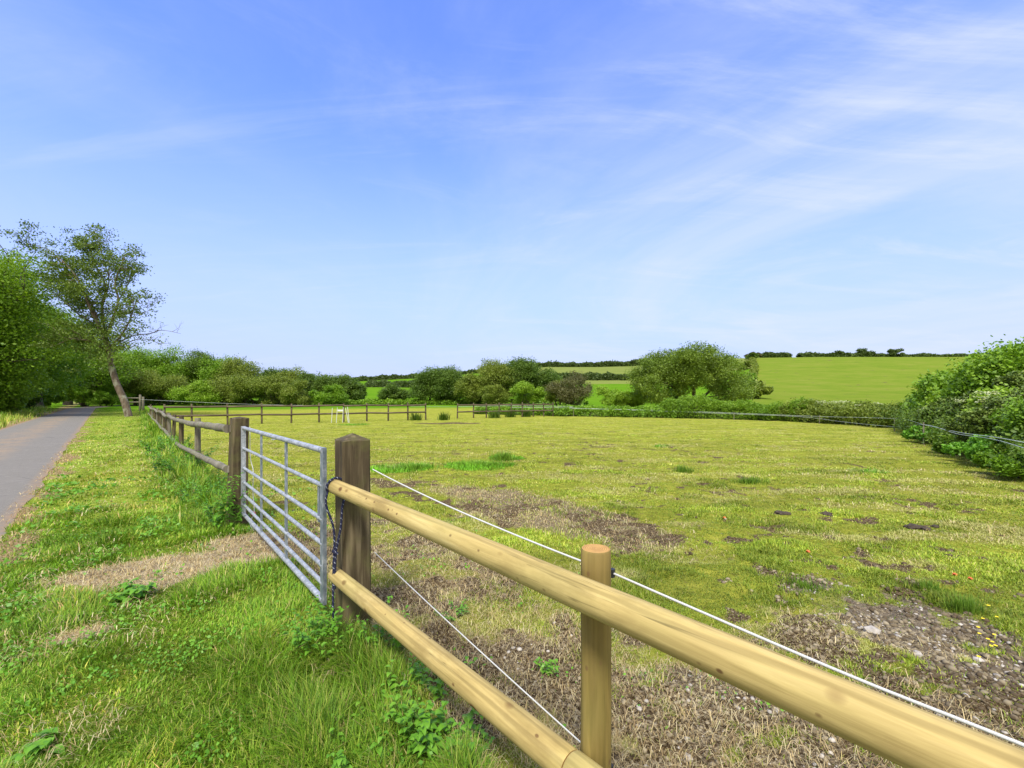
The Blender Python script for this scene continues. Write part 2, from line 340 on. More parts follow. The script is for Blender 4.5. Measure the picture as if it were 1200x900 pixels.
def zones(x, y):
    s, a = sa(x, y); rs, rt = road_s(x, y); r = np.hypot(x, y)
    n1 = fbm(x, y, 1.3, 21, 4); n2 = fbm(x, y, .45, 25, 3); n3 = fbm(x, y, 5, 29, 3); n4 = fbm(x, y, .16, 33, 2)
    w = (n1-.5)*1.6+(n2-.5)*.6
    pad = sst(s, -.15, .15)
    def ell(cs, ca, rs_, ra_, k=1.): return sst(1-np.hypot((s-cs)/rs_, (a-ca)/ra_)+w*.55*k, 0, .45)
    straw = np.zeros_like(s); mud = np.zeros_like(s); grav = np.zeros_like(s); lush = np.zeros_like(s); deb = np.zeros_like(s)
    # gateway: worn strip from the lane to the gate
    path = ell(-.80, 2.05, 1.25, .80, 1.5)
    straw = np.maximum(straw, path*(.62+.38*sst(n2+.5*(n4-.5), .34, .50))); straw = np.maximum(straw, ell(-1.42, 1.0, .24, .12, 1.2)*.8)
    mud = np.maximum(mud, path*sst(n2+.4*(n4-.5), .52, .7)*.35)
    # paddock side by the new rails
    straw = np.maximum(straw, pad*ell(.9, .2, 1.0, 3.2, 1.3)*(.25+.5*sst(n2+.6*(n4-.5), .36, .56))); mud = np.maximum(mud, pad*ell(.9, .4, 1.0, 3.0, 1.3)*sst(n2+.9*(n4-.5)+.3*(n1-.5), .50, .66)*.8)
    dirt = pad*ell(.75, -2.6, 1.35, 2.1)
    mud = np.maximum(mud, dirt*sst(n2+.8*(n4-.5), .34, .58)*.95); straw = np.maximum(straw, dirt*(.15+.55*sst(n1+.4*(n4-.5), .40, .62))); grav = np.maximum(grav, dirt*.35*sst(n4, .35, .7))
    mud = np.maximum(mud, pad*ell(2.5, 3.4, .75, 2.2)*sst(n2+.9*(n4-.5), .44, .66)*.9); mud = np.maximum(mud, pad*ell(3.25, .9, .75, 1.7)*sst(n2+.9*(n4-.5), .44, .66)*.9)
    straw = np.maximum(straw, pad*ell(3.0, 1.5, .95, 2.6)*.55)
    mud = np.maximum(mud, pad*ell(2.35, -2.5, .65, .9)*sst(n2+.8*(n4-.5), .40, .6)); mud = np.maximum(mud, pad*ell(2.8, -2.3, .8, 1.1, 1.3)*sst(n2+.8*(n4-.5), .38, .56)*.8); grav = np.maximum(grav, pad*ell(2.95, -2.35, .60, .85)*(.35+.65*sst(n2+.7*(n4-.5), .36, .55)))
    mud = np.maximum(mud, pad*ell(3.2, -3.9, .7, .6)*sst(n2+.8*(n4-.5), .44, .62))
    mud = np.maximum(mud, pad*sst(n1*.40+n2*.65+n4*.95, 1.15, 1.42)*.8*(1-.5*sst(r, 9, 26)))     # hoof marks all over
    # distant trodden strip in front of the cross fence
    gx = np.hypot((x+3.6)/2.9, (y-27.5)/1.1); mud = np.maximum(mud, sst(1-gx+w*.5, .1, .5)*.8)
    # lush tufts
    for cx, cy, q in ((-2.5, 9.9, .9), (-.7, 10.3, 1.0), (-.15, 11.6, .55), (4.8, 14.5, .5), (3.30, 3.40, .22), (7.5, 9.6, .5), (-9, 26, 1.0)):
        lush = np.maximum(lush, sst(1-np.hypot((x-cx)/q, (y-cy)/(q*.8))+w*.5, .1, .5))
    edge = (1-pad)
    lush = np.maximum(lush, edge*(1-sst(-s, .55, 1.3)))                   # long grass at the foot of the fence
    nearv = edge*(1-sst(a, 3.5, 6.0)); lush = np.maximum(lush, nearv)      # unmown near the gate
    lush = np.maximum(lush, sst(rs-ROADW, .8, 2.5))
    lush = lush*(1-np.clip(straw*1.1, 0, 1))*(1-mud)
    deb = edge*sst(-np.abs(rs+.03+w*.35), -.36, -.05)*sst(n2+.5*(n1-.5), .38, .6)
    deb = np.maximum(deb, sst(-np.abs(rs-ROADW-.3+w*.3), -.7, -.15))
    road = sst(rs, -.06, .06)*(1-sst(rs, ROADW-.06, ROADW+.06))*(y < 64)
    vivid = sst(r, 60, 80)
    return dict(s=s, a=a, rs=rs, r=r, pad=pad, straw=straw, mud=mud, grav=grav, lush=lush, deb=deb, road=road, vivid=vivid, n1=n1, n2=n2, n3=n3)

nx, ny = 1000, 1000
tx = np.linspace(-1, 1, nx); bx = math.asinh(2600/2.4); X1 = 2.4*np.sinh(bx*tx)+.5
ty = np.linspace(-math.asinh(70/2.4), math.asinh(3400/2.4), ny); Y1 = 2.6+2.4*np.sinh(ty)
GX, GY = np.meshgrid(X1, Y1); gx = GX.ravel(); gy = GY.ravel(); gz = ground_z(gx, gy)
idx = np.arange(nx*ny).reshape(ny, nx)
gf = np.stack([idx[:-1, :-1], idx[:-1, 1:], idx[1:, 1:], idx[1:, :-1]], -1).reshape(-1, 4)
gme = np_mesh('ground', np.stack([gx, gy, gz], 1), gf, True)
Z = zones(gx, gy)
add_col(gme, 'zone', np.stack([Z['mud'], Z['straw'], Z['lush']], 1)); 
u_ = gx/np.maximum(gy, 1)
fieldc = np.where(u_ > .53, .35, np.where(u_ > .1, .75, 1.0)); fieldc = np.where((u_ < .53) & (gy > 150) & (u_ > .05), .25, fieldc)
padv = Z['pad']*(1-sst(Z['r'], 60, 80))
add_col(gme, 'zone2', np.stack([Z['grav'], Z['deb'], Z['vivid']*(.5+.5*fieldc)], 1))
add_col(gme, 'zone3', np.stack([padv, sst(Z['r'], 8, 26), fieldc], 1))

m, t, b = new_mat('field_ground', 1.0, .0)
def attr(t, n):
    a = N(t, 'ShaderNodeAttribute'); a.attribute_name = n; s = N(t, 'ShaderNodeSeparateColor'); t.links.new(a.outputs['Color'], s.inputs[0]); return s.outputs
z1, z2, z3 = attr(t, 'zone'), attr(t, 'zone2'), attr(t, 'zone3')
g = N(t, 'ShaderNodeTexCoord').outputs['Object']
nf = noise(t, g, 55, 5, .7); nm = noise(t, g, 9, 5, .65); nl = noise(t, g, 1.6, 5, .6); nb = noise(t, mapping(t, g, (.10, .16, 1)), 1., 8, .72)
tiny = noise(t, g, 190, 3, .6)
nmm = noise(t, g, 3.4, 8, .68)
short = ramp(t, math_n(t, 'ADD', math_n(t, 'MULTIPLY', nm, .5), math_n(t, 'MULTIPLY', nmm, .5)), [(.30, (.10, .11, .018)), (.46, (.20, .22, .028)), (.60, (.29, .29, .045)), (.75, (.36, .31, .09))])
yel = ramp(t, math_n(t, 'ADD', math_n(t, 'MULTIPLY', nl, .4), math_n(t, 'MULTIPLY', nmm, .6)), [(.36, (.15, .19, .02)), (.49, (.28, .31, .035)), (.62, (.40, .375, .09))])
padc = mix(t, math_n(t, 'MULTIPLY', z3[1], .8), short, yel)
strk = noise(t, mapping(t, g, (.5, 1.7, 1), (0, 0, 0), (0, 0, .1)), 1.1, 7, .68)
padc = mix(t, math_n(t, 'MULTIPLY', ramp(t, strk, [(.40, 1), (.54, 0)]), .45), padc, (.13, .145, .025))
hoof = ramp(t, math_n(t, 'ADD', math_n(t, 'MULTIPLY', nm, .6), math_n(t, 'MULTIPLY', nf, .4)), [(.40, 1), (.47, 0)])
padc = mix(t, math_n(t, 'MULTIPLY', hoof, .5), padc, (.11, .085, .035))
verge = ramp(t, nm, [(.3, (.10, .13, .018)), (.5, (.20, .27, .03)), (.68, (.32, .34, .07))])
c = mix(t, z3[0], verge, padc)
lushc = ramp(t, nm, [(.3, (.07, .10, .014)), (.6, (.15, .20, .024))])
c = mix(t, z1[2], c, lushc)
far_a = ramp(t, nb, [(.28, (.105, .165, .018)), (.48, (.135, .19, .022)), (.58, (.155, .195, .028)), (.75, (.18, .205, .04))])
far_b = ramp(t, nb, [(.3, (.07, .18, .008)), (.7, (.12, .22, .015))])
far_c = ramp(t, nb, [(.3, (.13, .18, .035)), (.7, (.19, .21, .06))])
farc = mix(t, ramp(t, z3[2], [(.5, 0), (.7, 1)]), far_a, far_b); farc = mix(t, ramp(t, z3[2], [(.27, 1), (.33, 0)]), farc, far_c)
c = mix(t, ramp(t, z2[2], [(0, 0), (.5, 1)]), c, farc)
strawc = ramp(t, math_n(t, 'ADD', math_n(t, 'MULTIPLY', nf, .9), math_n(t, 'MULTIPLY', math_n(t, 'SUBTRACT', 1.0, z3[0]), .17)), [(.30, (.06, .045, .03)), (.44, (.16, .12, .08)), (.56, (.32, .26, .17)), (.68, (.46, .39, .27))])
def zmix(z, n, k=1.6): return math_n(t, 'MULTIPLY', math_n(t, 'SUBTRACT', math_n(t, 'ADD', z, math_n(t, 'MULTIPLY', n, 1.0)), .72), k*2, True)
c = mix(t, zmix(z1[1], nf), c, strawc)
debc = ramp(t, nf, [(.3, (.12, .085, .045)), (.5, (.27, .19, .10)), (.7, (.40, .32, .18))])
c = mix(t, zmix(z2[1], nf), c, debc)
mudc = ramp(t, nf, [(.32, (.030, .019, .010)), (.48, (.075, .052, .028)), (.57, (.17, .128, .075)), (.68, (.34, .285, .18))])
gravc = ramp(t, tiny, [(.35, (.09, .07, .05)), (.5, (.20, .17, .13)), (.62, (.42, .38, .32))])
c = mix(t, zmix(z1[0], nm), c, mudc)
c = mix(t, math_n(t, 'MULTIPLY', zmix(z2[0], nf), .4), c, gravc)
t.links.new(c, b.inputs['Base Color'])
hsum = math_n(t, 'ADD', math_n(t, 'MULTIPLY', nf, .35), nm)
bump(t, b, hsum, 1.0, .05); M['ground'] = m
ground = link('ground', gme, m); tag(ground, kind='structure')

# lane
def road_mesh():
    ts = np.concatenate([np.arange(-16, 20, .5), np.arange(20, 80, 1.2)]); rows = []; nw = 14
    ptx = []; 
    for q in ts:
        x = RE0[0]+RD[0]*q; y = RE0[1]+RD[1]*q; ptx.append((x, y, RD[0], RD[1]))
    x, y, dx, dy = ptx[-1]; ang = math.atan2(dy, dx)
    for k in range(22):
        ang -= R(2.6); x += math.cos(ang)*1.5; y += math.sin(ang)*1.5; ptx.append((x, y, math.cos(ang), math.sin(ang)))
    v = []; 
    for i, (x, y, dx, dy) in enumerate(ptx):
        for j in range(nw):
            w = j/(nw-1); e0 = (fbm(x, y, .8, 51, 3)-.5)*.22 if j == 0 else ((fbm(x, y, .8, 57, 3)-.5)*.22 if j == nw-1 else 0)
            off = w*ROADW+e0; X = x-dy*off; Y = y+dx*off
            v.append((X, Y, 0.0, w))
    v = np.array(v); z = ground_z(v[:, 0], v[:, 1]); 
    Zc = z.reshape(-1, nw); Zm = Zc.mean(1, keepdims=True); w = v[:, 3].reshape(-1, nw)
    zz = np.maximum(Zc+.006, Zm+.004)+.03*(1-(2*w-1)**2)
    n = len(ptx); id_ = np.arange(n*nw).reshape(n, nw)
    f = np.stack([id_[:-1, :-1], id_[1:, :-1], id_[1:, 1:], id_[:-1, 1:]], -1).reshape(-1, 4)[:, ::-1]
    me = np_mesh('road', np.stack([v[:, 0], v[:, 1], zz.ravel()], 1), f, True); add_col(me, 'across', np.stack([v[:, 3]]*3, 1)); return me
m, t, b = new_mat('worn_asphalt', .9, .25); g = N(t, 'ShaderNodeTexCoord').outputs['Object']; ac = attr(t, 'across')
ag = noise(t, g, 120, 3, .7); big = noise(t, g, .9, 5, .6); md = noise(t, g, 7, 5, .7)
c = ramp(t, ag, [(.3, (.09, .084, .072)), (.5, (.16, .148, .127)), (.7, (.26, .238, .205))])
c = mix(t, math_n(t, 'MULTIPLY', ramp(t, big, [(.4, 0), (.65, 1)]), .35), c, (.20, .185, .165))
cen = ramp(t, ac[0], [(.30, 0), (.44, 1), (.62, 1), (.78, 0)])
c = mix(t, math_n(t, 'MULTIPLY', cen, ramp(t, math_n(t, 'ADD', math_n(t, 'MULTIPLY', big, .6), math_n(t, 'MULTIPLY', md, .4)), [(.45, 0), (.55, .8)])), c, (.25, .185, .12))
vc = N(t, 'ShaderNodeTexVoronoi', feature='DISTANCE_TO_EDGE'); vc.inputs['Scale'].default_value = 1.1; t.links.new(mapping(t, g, (1, 1, 1)), vc.inputs[0])
c = mix(t, math_n(t, 'MULTIPLY', ramp(t, vc.outputs['Distance'], [(.0, 1), (.012, 0)]), ramp(t, big, [(.45, 0), (.6, .8)])), c, (.05, .05, .045))
c = mix(t, math_n(t, 'MULTIPLY', ramp(t, md, [(.56, 0), (.68, 1)]), .5), c, (.26, .24, .21))
edg = ramp(t, ac[0], [(0, 1), (.07, 0), (.93, 0), (1, 1)])
c = mix(t, math_n(t, 'MULTIPLY', edg, ramp(t, md, [(.35, 0), (.55, .95)])), c, (.27, .18, .10))
t.links.new(c, b.inputs['Base Color']); bump(t, b, ag, .5, .006)
road = link('road', road_mesh(), m); tag(road, kind='structure')

# ------------------------------------------------------------ grass
def grass_mat(name):
    m, t, b = new_mat(name, .55, .25); a = N(t, 'ShaderNodeAttribute'); a.attribute_name = 'tint'
    t.links.new(a.outputs['Color'], b.inputs['Base Color'])
    tr = N(t, 'ShaderNodeBsdfTranslucent'); t.links.new(mix(t, 1., a.outputs['Color'], (1.2, 1.2, .7), 'MULTIPLY'), tr.inputs[0])
    ms = N(t, 'ShaderNodeMixShader'); ms.inputs[0].default_value = .3; o = [n for n in t.nodes if n.type == 'OUTPUT_MATERIAL'][0]
    t.links.new(b.outputs[0], ms.inputs[1]); t.links.new(tr.outputs[0], ms.inputs[2]); t.links.new(ms.outputs[0], o.inputs[0]); return m
M['grass'] = grass_mat('grass_blades')
def blades(name, x, y, z, h, w, lean, col, ang=None, flatmin=.05):
    n = len(x); ang = rng.random(n)*2*np.pi if ang is None else ang
    ca, sa_ = np.cos(ang), np.sin(ang); dirx, diry = ca, sa_; px, py = -sa_, ca
    tilt = lean; V = np.zeros((n, 5, 3), np.float32)
    for k, (fr, wd) in enumerate(((0, 1.), (.5, .85), (1., 0.))):
        horiz = h*tilt*fr**1.7; up = h*fr*np.sqrt(np.maximum(flatmin, 1-np.minimum(tilt, .999)**2*fr))
        cx = x+dirx*horiz; cy = y+diry*horiz; cz = z+up-.004*(flatmin > .01)
        if k < 2:
            V[:, 2*k, 0] = cx-px*w*wd/2; V[:, 2*k, 1] = cy-py*w*wd/2; V[:, 2*k, 2] = cz
            V[:, 2*k+1, 0] = cx+px*w*wd/2; V[:, 2*k+1, 1] = cy+py*w*wd/2; V[:, 2*k+1, 2] = cz
        else: V[:, 4, 0] = cx; V[:, 4, 1] = cy; V[:, 4, 2] = cz
    b0 = np.arange(n)[:, None]*5
    tri = np.concatenate([b0+np.array([[0, 1, 3]]), b0+np.array([[0, 3, 2]]), b0+np.array([[2, 3, 4]])], 0)
    me = np_mesh(name, V.reshape(-1, 3), tri, True)
    cc = np.repeat(col[:, None, :], 5, 1).astype(np.float32)
    add_col(me, 'tint', cc.reshape(-1, 3)); o = link(name, me, M['grass']); return o
def scatter(n, dmin, dmax, ulim=1.3):
    D = dmin*np.exp(rng.random(n)*math.log(dmax/dmin)); u = (rng.random(n)*2-1)*ulim
    return D*u, D
def pick(cols, n, p=None):
    cols = np.array(cols); k = rng.choice(len(cols), n, p=p); c = cols[k]*(0.8+.4*rng.random((n, 1))); return c

# long grass of the verge
def verge_grass():
    x, y = scatter(1500000, .45, 60)
    s, a = sa(x, y); rs, _ = road_s(x, y)
    k = (s < .22) & (rs < .02) | (rs > ROADW+.05) & (rs < ROADW+7) & (y > 12)
    x, y = x[k], y[k]; Zn = zones(x, y); r = Zn['r']; n2 = Zn['n2']
    p = np.where(Zn['rs'] > 0, 1., 1.)*(1-.97*np.clip(Zn['straw']*1.25, 0, 1))*(1-.85*Zn['mud'])*(1-.8*Zn['deb'])
    p *= .45+.55*sst(n2, .35, .6)
    k = rng.random(len(x)) < p*np.where(Zn['lush'] > .4, 1, .75)
    x, y = x[k], y[k]; Zn = {q: v[k] for q, v in Zn.items()}; n = len(x); r = Zn['r']; lush = Zn['lush']
    tuft = sst(fbm(x, y, .35, 61, 2), .35, .75)
    foot = 1-sst(np.abs(-Zn['s']-.3), .2, .6)
    h = (.026+.030*tuft)*(1-lush)+lush*(.032+.062*tuft)+foot*lush*(.09+.22*tuft)*sst(Zn['a'], 3.2, 4.2)
    h += foot*lush*.09*tuft*(Zn['a'] < 0)+lush*.03*tuft*(fbm(x, y, .6, 63, 2) > .5)
    h = np.where(Zn['rs'] > ROADW, .15+.3*tuft, h)
    h *= .55+.8*rng.random(n); h = np.where(r > 14, h*1.1, h)
    w = .0042*np.maximum(1, r/3.)*(.6+.8*rng.random(n)); w = np.minimum(w, .03)
    dirf = fbm(x, y, .8, 67, 2)*12; ang = dirf+rng.normal(0, 1.3, n)
    lean = np.clip(rng.normal(.66, .25, n), 0, .97)
    lushc = pick([(.11, .24, .012), (.17, .33, .018), (.23, .39, .028), (.09, .18, .012), (.32, .42, .05), (.46, .40, .14)], n, [.24, .28, .22, .12, .10, .04])
    drym = pick([(.22, .34, .030), (.28, .38, .04), (.36, .40, .065), (.46, .42, .15), (.30, .42, .05)], n)
    cov_ = sst(fbm(x, y, 1.6, 71, 3), .38, .62)[:, None]; wdry = np.clip((1-lush[:, None])*(.35+.75*cov_)+.18*cov_, 0, 1)
    col = np.where(rng.random((n, 1)) < wdry, drym, lushc)
    col *= (.60+.80*fbm(x, y, .45, 75, 4))[:, None]
    yel = (fbm(x, y, .5, 79, 3) > .60)[:, None] & (rng.random((n, 1)) < .35); col = np.where(yel, col*np.array([1.7, 1.25, 1.6]), col)
    o = blades('verge_grass', x, y, ground_z(x, y), h, w, lean, col, ang)
    tag(o, 'bright green grass of the roadside verge', 'grass', kind='stuff'); return n
def paddock_grass():
    x, y = scatter(2300000, .8, 34)
    s, a = sa(x, y); k = (s > .1); x, y = x[k], y[k]; Zn = zones(x, y)
    p = (1-.88*np.clip(Zn['straw'], 0, 1))*(1-.93*np.clip(Zn['mud']*1.2, 0, 1))*(1-.85*Zn['grav'])*(.4+.6*sst(Zn['n2'], .36, .6))
    k = rng.random(len(x)) < p; x, y = x[k], y[k]; Zn = {q: v[k] for q, v in Zn.items()}; n = len(x); r = Zn['r']
    tuft = sst(fbm(x, y, .4, 81, 2), .4, .75); lush = Zn['lush']
    h = (.017+.030*tuft)*(.5+rng.random(n)*.9)+lush*(.02+.10*rng.random(n))*np.where(r < 6, .5, 1)
    h *= np.where(r > 12, .75, 1.)
    w = np.minimum(.0032*np.maximum(1, r/2.8)*(.7+.7*rng.random(n)), .022)
    c1 = pick([(.19, .28, .02), (.26, .34, .03), (.32, .37, .045), (.15, .23, .02)], n)
    c2 = pick([(.30, .37, .035), (.38, .40, .06), (.47, .43, .14), (.25, .35, .028)], n)
    wy = np.clip(.2+.45*sst(r, 4, 15)+.5*(fbm(x, y, 1.9, 85, 3)-.5)*2, 0, 1)[:, None]
    col = np.where(rng.random((n, 1)) < wy, c2, c1)
    col = np.where(((lush > .35) & (r > 6))[:, None], pick([(.13, .31, .015), (.18, .40, .02)], n), col)
    col *= (.62+.78*fbm(x, y, .42, 89, 4))[:, None]
    mot = sst(fbm(x*.45+y*.15, y*1.5, .9, 121, 4), .36, .62); col = col*(.80+.42*mot)[:, None]
    pale = sst(fbm(x+.4*y, y*2.2, 1.1, 97, 3), .52, .64)[:, None]; col = col*(1-pale*.6)+pale*.6*np.array([.52, .48, .19])
    o = blades('paddock_grass', x, y, ground_z(x, y), h, w, np.clip(rng.normal(.7, .22, n), 0, .96), col)
    tag(o, 'short grazed yellow green grass of the paddock', 'grass', kind='stuff')
def litter():
    x, y = scatter(620000, .6, 16); Zn = zones(x, y)
    p = np.clip(Zn['straw']*.75+Zn['deb']*.22, 0, 1)*(1-.65*Zn['mud'])*(1-.5*Zn['grav'])
    p += (Zn['s'] < 0)*(Zn['rs'] < -.1)*.09*(fbm(x, y, .5, 91, 2) > .50)+(Zn['s'] > 0)*.10*sst(fbm(x*1.0+y*.4, y*2.2, 1.1, 97, 3), .5, .62)
    p *= (Zn['rs'] < .15)
    k = rng.random(len(x)) < p; x, y = x[k], y[k]; Zn = {q: v[k] for q, v in Zn.items()}; n = len(x); r = Zn['r']
    ln = .03+.09*rng.random(n)**2; w = .0022*np.maximum(1, r/2.6)*(.6+.8*rng.random(n))
    col = pick([(.48, .37, .18), (.58, .47, .25), (.38, .28, .13), (.62, .54, .33), (.27, .19, .10)], n)
    col = np.where((Zn['deb'] > .4)[:, None], pick([(.42, .30, .15), (.32, .21, .10), (.5, .40, .22)], n), col)
    z = ground_z(x, y)+.006+.012*rng.random(n)+.04*rng.random(n)*(Zn['s'] < 0)*(Zn['straw'] < .3)
    o = blades('straw_litter', x, y, z, ln, w, np.clip(.995+rng.normal(0, .01, n), .96, .999), col, None, .004)
    tag(o, 'dry straw and grass clippings lying on the worn ground', 'straw', kind='stuff')
verge_grass(); paddock_grass(); litter()

# ------------------------------------------------------------ stones and gravel
ico_v = []; ph = (1+5**.5)/2
for a_, b_ in ((1, ph), (-1, ph), (1, -ph), (-1, -ph)): ico_v += [(0, a_, b_), (a_, b_, 0), (b_, 0, a_)]
ico_v = np.array(ico_v)/math.hypot(1, ph)
import itertools
def hull_faces(v):
    f = []
    for i, j, k in itertools.combinations(range(12), 3):
        d = [np.linalg.norm(v[p]-v[q]) for p, q in ((i, j), (j, k), (i, k))]
        if max(d) < 1.06*1.0515:
            nrm = np.cross(v[j]-v[i], v[k]-v[i]); f.append((i, j, k) if nrm @ v[i] > 0 else (i, k, j))
    return np.array(f)
ico_f = hull_faces(ico_v)
def pebbles(name, xs, ys, sizes, mat, squash=.55):
    V = []; Fc = []
    zs = ground_z(xs, ys)
    for i in range(len(xs)):
        s3 = sizes[i]*(.7+.6*rng.random(3))*np.array([1, 1, squash]); th = rng.random()*6.28; c_, s_ = math.cos(th), math.sin(th)
        p = ico_v*s3*(1+.25*(rng.random((12, 1))-.5)); p = np.stack([p[:, 0]*c_-p[:, 1]*s_, p[:, 0]*s_+p[:, 1]*c_, p[:, 2]], 1)+np.array([xs[i], ys[i], zs[i]+sizes[i]*squash*.3])
        Fc.append(ico_f+12*i); V.append(p)
    return np_mesh(name, np.concatenate(V), np.concatenate(Fc))
x, y = scatter(60000, .8, 8); Zn = zones(x, y); k = (rng.random(len(x)) < Zn['grav']**1.2*.75+.004*(Zn['mud'] > .5)) & (Zn['s'] > .15); x, y = x[k][:7000], y[k][:7000]
sz = .003+.014*rng.random(len(x))**3.5
o = link('gravel', pebbles('gravel', x, y, sz, None), M['stone']); tag(o, 'loose pale gravel scattered over the bare soil', 'gravel', kind='stuff')
def lumps(name, n, wt, smin, smax, mat, lab, cat):
    r = np.random.default_rng(len(name)); x, y = scatter(n, .8, 9); Zn = zones(x, y); k = (r.random(n) < wt(Zn)); x, y = x[k], y[k]; m_ = len(x); rr = np.hypot(x, y)
    s_ = (smin+(smax-smin)*r.random(m_)**5)*np.clip(rr/3, .8, 1.5); z = ground_z(x, y)
    P_ = ico_v[None]*(s_[:, None]*(.7+.6*r.random((m_, 3)))*np.array([1, 1, .7]))[:, None, :]*(1+.5*(r.random((m_, 12, 1))-.5))+np.stack([x, y, z+s_*.15], 1)[:, None]
    f = (ico_f[None]+12*np.arange(m_)[:, None, None]).reshape(-1, 3); o = link(name, np_mesh(name, P_.reshape(-1, 3), f), mat); tag(o, lab, cat, kind='stuff')
M['crumb'] = leaf_mat('soil_crumb', (.035, .025, .013), (.095, .07, .04), (.32, .27, .18), 0., .95)
lumps('soil_crumbs', 260000, lambda Q: (Q['s'] > .15)*(Q['r'] < 6.5)*(np.clip(Q['mud'], 0, 1)*.75+Q['grav']*.35)*(.35+.65*sst(Q['n2'], .4, .6)), .0022, .017, M['crumb'], 'crumbly dark and grey soil lumps on the bare ground behind the new fence', 'soil')
for px, D, q, lab in ((1022, 3.0, .055, 'largest pale stone lying in the gravel patch beyond the new rail'), (1075, 2.75, .032, 'small grey stone at the near edge of the gravel patch'),
                      (993, 3.75, .03, 'small white stone on the grass just beyond the gravel patch'), (1147, 2.72, .034, 'flat pale stone beside the yellow flowers'),
                      (807, 2.0, .026, 'pale stone in the dark soil right of the new round post')):
    x = (px-600)/F*D; z = float(ground_z(x, D)); V = MB()
    th = 1.1*px; p = ico_v*np.array([1, .8, .55])*q
    V.add([(a_*math.cos(th)-b_*math.sin(th)+x, a_*math.sin(th)+b_*math.cos(th)+D, c_+z+q*.3) for a_, b_, c_ in p], [tuple(f) for f in ico_f], 0, False)
    o = V.build('stone', M['stone'], None, (x, D, z)); tag(o, lab, 'stone', 'loose stones in the paddock')
def clod(px, D, q, lab):
    x = (px-600)/F*D; z = float(ground_z(x, D)); V = MB()
    for k in range(9):
        cx, cy = x+rng.normal(0, q*.9), D+rng.normal(0, q*.6); s_ = q*(.35+.5*rng.random()); p = ico_v*s_*(1+.4*(rng.random((12, 1))-.5))
        V.add([(a_+cx, b_+cy, c_*.6+z+s_*.3) for a_, b_, c_ in p], [tuple(f) for f in ico_f], 0, False)
    o = V.build('earth_clod', M['clod'], None, (x, D, z)); tag(o, lab, 'earth clod', 'dark clods lying in the paddock')
clod(1076, 5.35, .085, 'dark clod heap alone on the grass in the right of the paddock')
clod(918, 6.05, .06, 'dark trodden clods left of centre of the open paddock, in front of the hedge corner')
clod(965, 6.0, .045, 'small dark clod right of the trodden clods in mid paddock')
clod(880, 2.55, .04, 'dark clods just beyond the near new rail, beside the gravel')

# ------------------------------------------------------------ wood pieces
def shaped_log(name, p0, p1, r0, r1, mat, parent, n=18, segs=14, wob=.0, endmat=None, bend=0., flat=1.0, taper=True):
    """a pole from p0 to p1; local Z runs along it so the grain does too"""
    p0, p1 = Vector(p0), Vector(p1); d = p1-p0; Ln = d.length; q = d.to_track_quat('Z', 'Y')
    sx = rng.normal(0, 1, (8,)); pts = []; rad = []
    for i in range(segs+1):
        f = i/segs; pts.append(((math.sin(f*5+sx[0])*wob*sx[1]+bend*math.sin(f*math.pi)), (math.sin(f*4.3+sx[2])*wob*sx[3]), f*Ln))
        rad.append((r0+(r1-r0)*f)*(1+wob*6*math.sin(f*9+sx[4])*.25))
    # roundover at both ends
    if taper:
        rad = [rad[0]*.93]+rad+[rad[-1]*.93]; pts = [pts[0]]+[(pts[0][0], pts[0][1], .006)]+pts[1:-1]+[(pts[-1][0], pts[-1][1], Ln-.006)]+[pts[-1]]
    b_ = MB(); b_.tube(pts, rad, n, True, 0, 1 if endmat else None, (1, flat))
    me = b_.mesh(name, [mat]+([endmat] if endmat else []))
    o = bpy.data.objects.new(name, me); C.objects.link(o); o.rotation_mode = 'QUATERNION'; o.rotation_quaternion = q
    if parent is not None: o.parent = parent; o.location = p0-parent.location
    else: o.location = p0
    return o

def square_post(name, c, half, z0, ztop, zapex, ang, mat, lab, nsub=14, rough=.004, lean=(0, 0), seed=1):
    """hewn square post with a shallow pyramid top, grain along Z"""
    r_ = np.random.default_rng(seed); V = MB(); ch = .012; k = nsub
    prof = [(-half+ch, -half), (half-ch, -half), (half, -half+ch), (half, half-ch), (half-ch, half), (-half+ch, half), (-half, half-ch), (-half, -half+ch)]
    # subdivide the sides so that the surface can undulate
    ring = []
    for i in range(8):
        a_, b_ = prof[i], prof[(i+1) % 8]; n_ = 5 if i % 2 == 0 else 1
        for j in range(n_): ring.append((a_[0]+(b_[0]-a_[0])*j/n_, a_[1]+(b_[1]-a_[1])*j/n_))
    n = len(ring); ph_ = r_.random(n)*6.28; off = r_.normal(0, rough*.5, n)
    v = []
    for i in range(k+1):
        z = z0+(ztop-z0)*i/k
        for j, (x, y) in enumerate(ring):
            e = off[j]+rough*.6*math.sin(z*3+ph_[j]); s = 1+e/half; v.append((x*s+lean[0]*(z), y*s+lean[1]*z, z))
    f = [(i*n+j, i*n+(j+1) % n, (i+1)*n+(j+1) % n, (i+1)*n+j) for i in range(k) for j in range(n)]
    lx, ly = lean[0]*ztop, lean[1]*ztop
    inner = [(x*.96+lx, y*.96+ly, ztop+.006) for x, y in ring]; v2 = v+inner+[(lx, ly, zapex)]
    f += [(k*n+j, k*n+(j+1) % n, (k+1)*n+(j+1) % n, (k+1)*n+j) for j in range(n)]
    f += [((k+1)*n+j, (k+1)*n+(j+1) % n, (k+2)*n) for j in range(n)]
    V.add(v2, f, 0, False); me = V.mesh(name, mat)
    o = bpy.data.objects.new(name, me); C.objects.link(o); o.location = (c[0], c[1], 0); o.rotation_euler = (0, 0, ang); return o
FANG = math.atan2(FD.y, FD.x)
gp = square_post('gate_post', P0, .095, -.05, 1.258, 1.308, FANG, M['old_wood'], '', seed=3)
tag(gp, 'square brown wooden gate post with a shallow pyramid top, nearest the camera', 'gate post')
PF = Vector((-3.407, 5.65, 0))
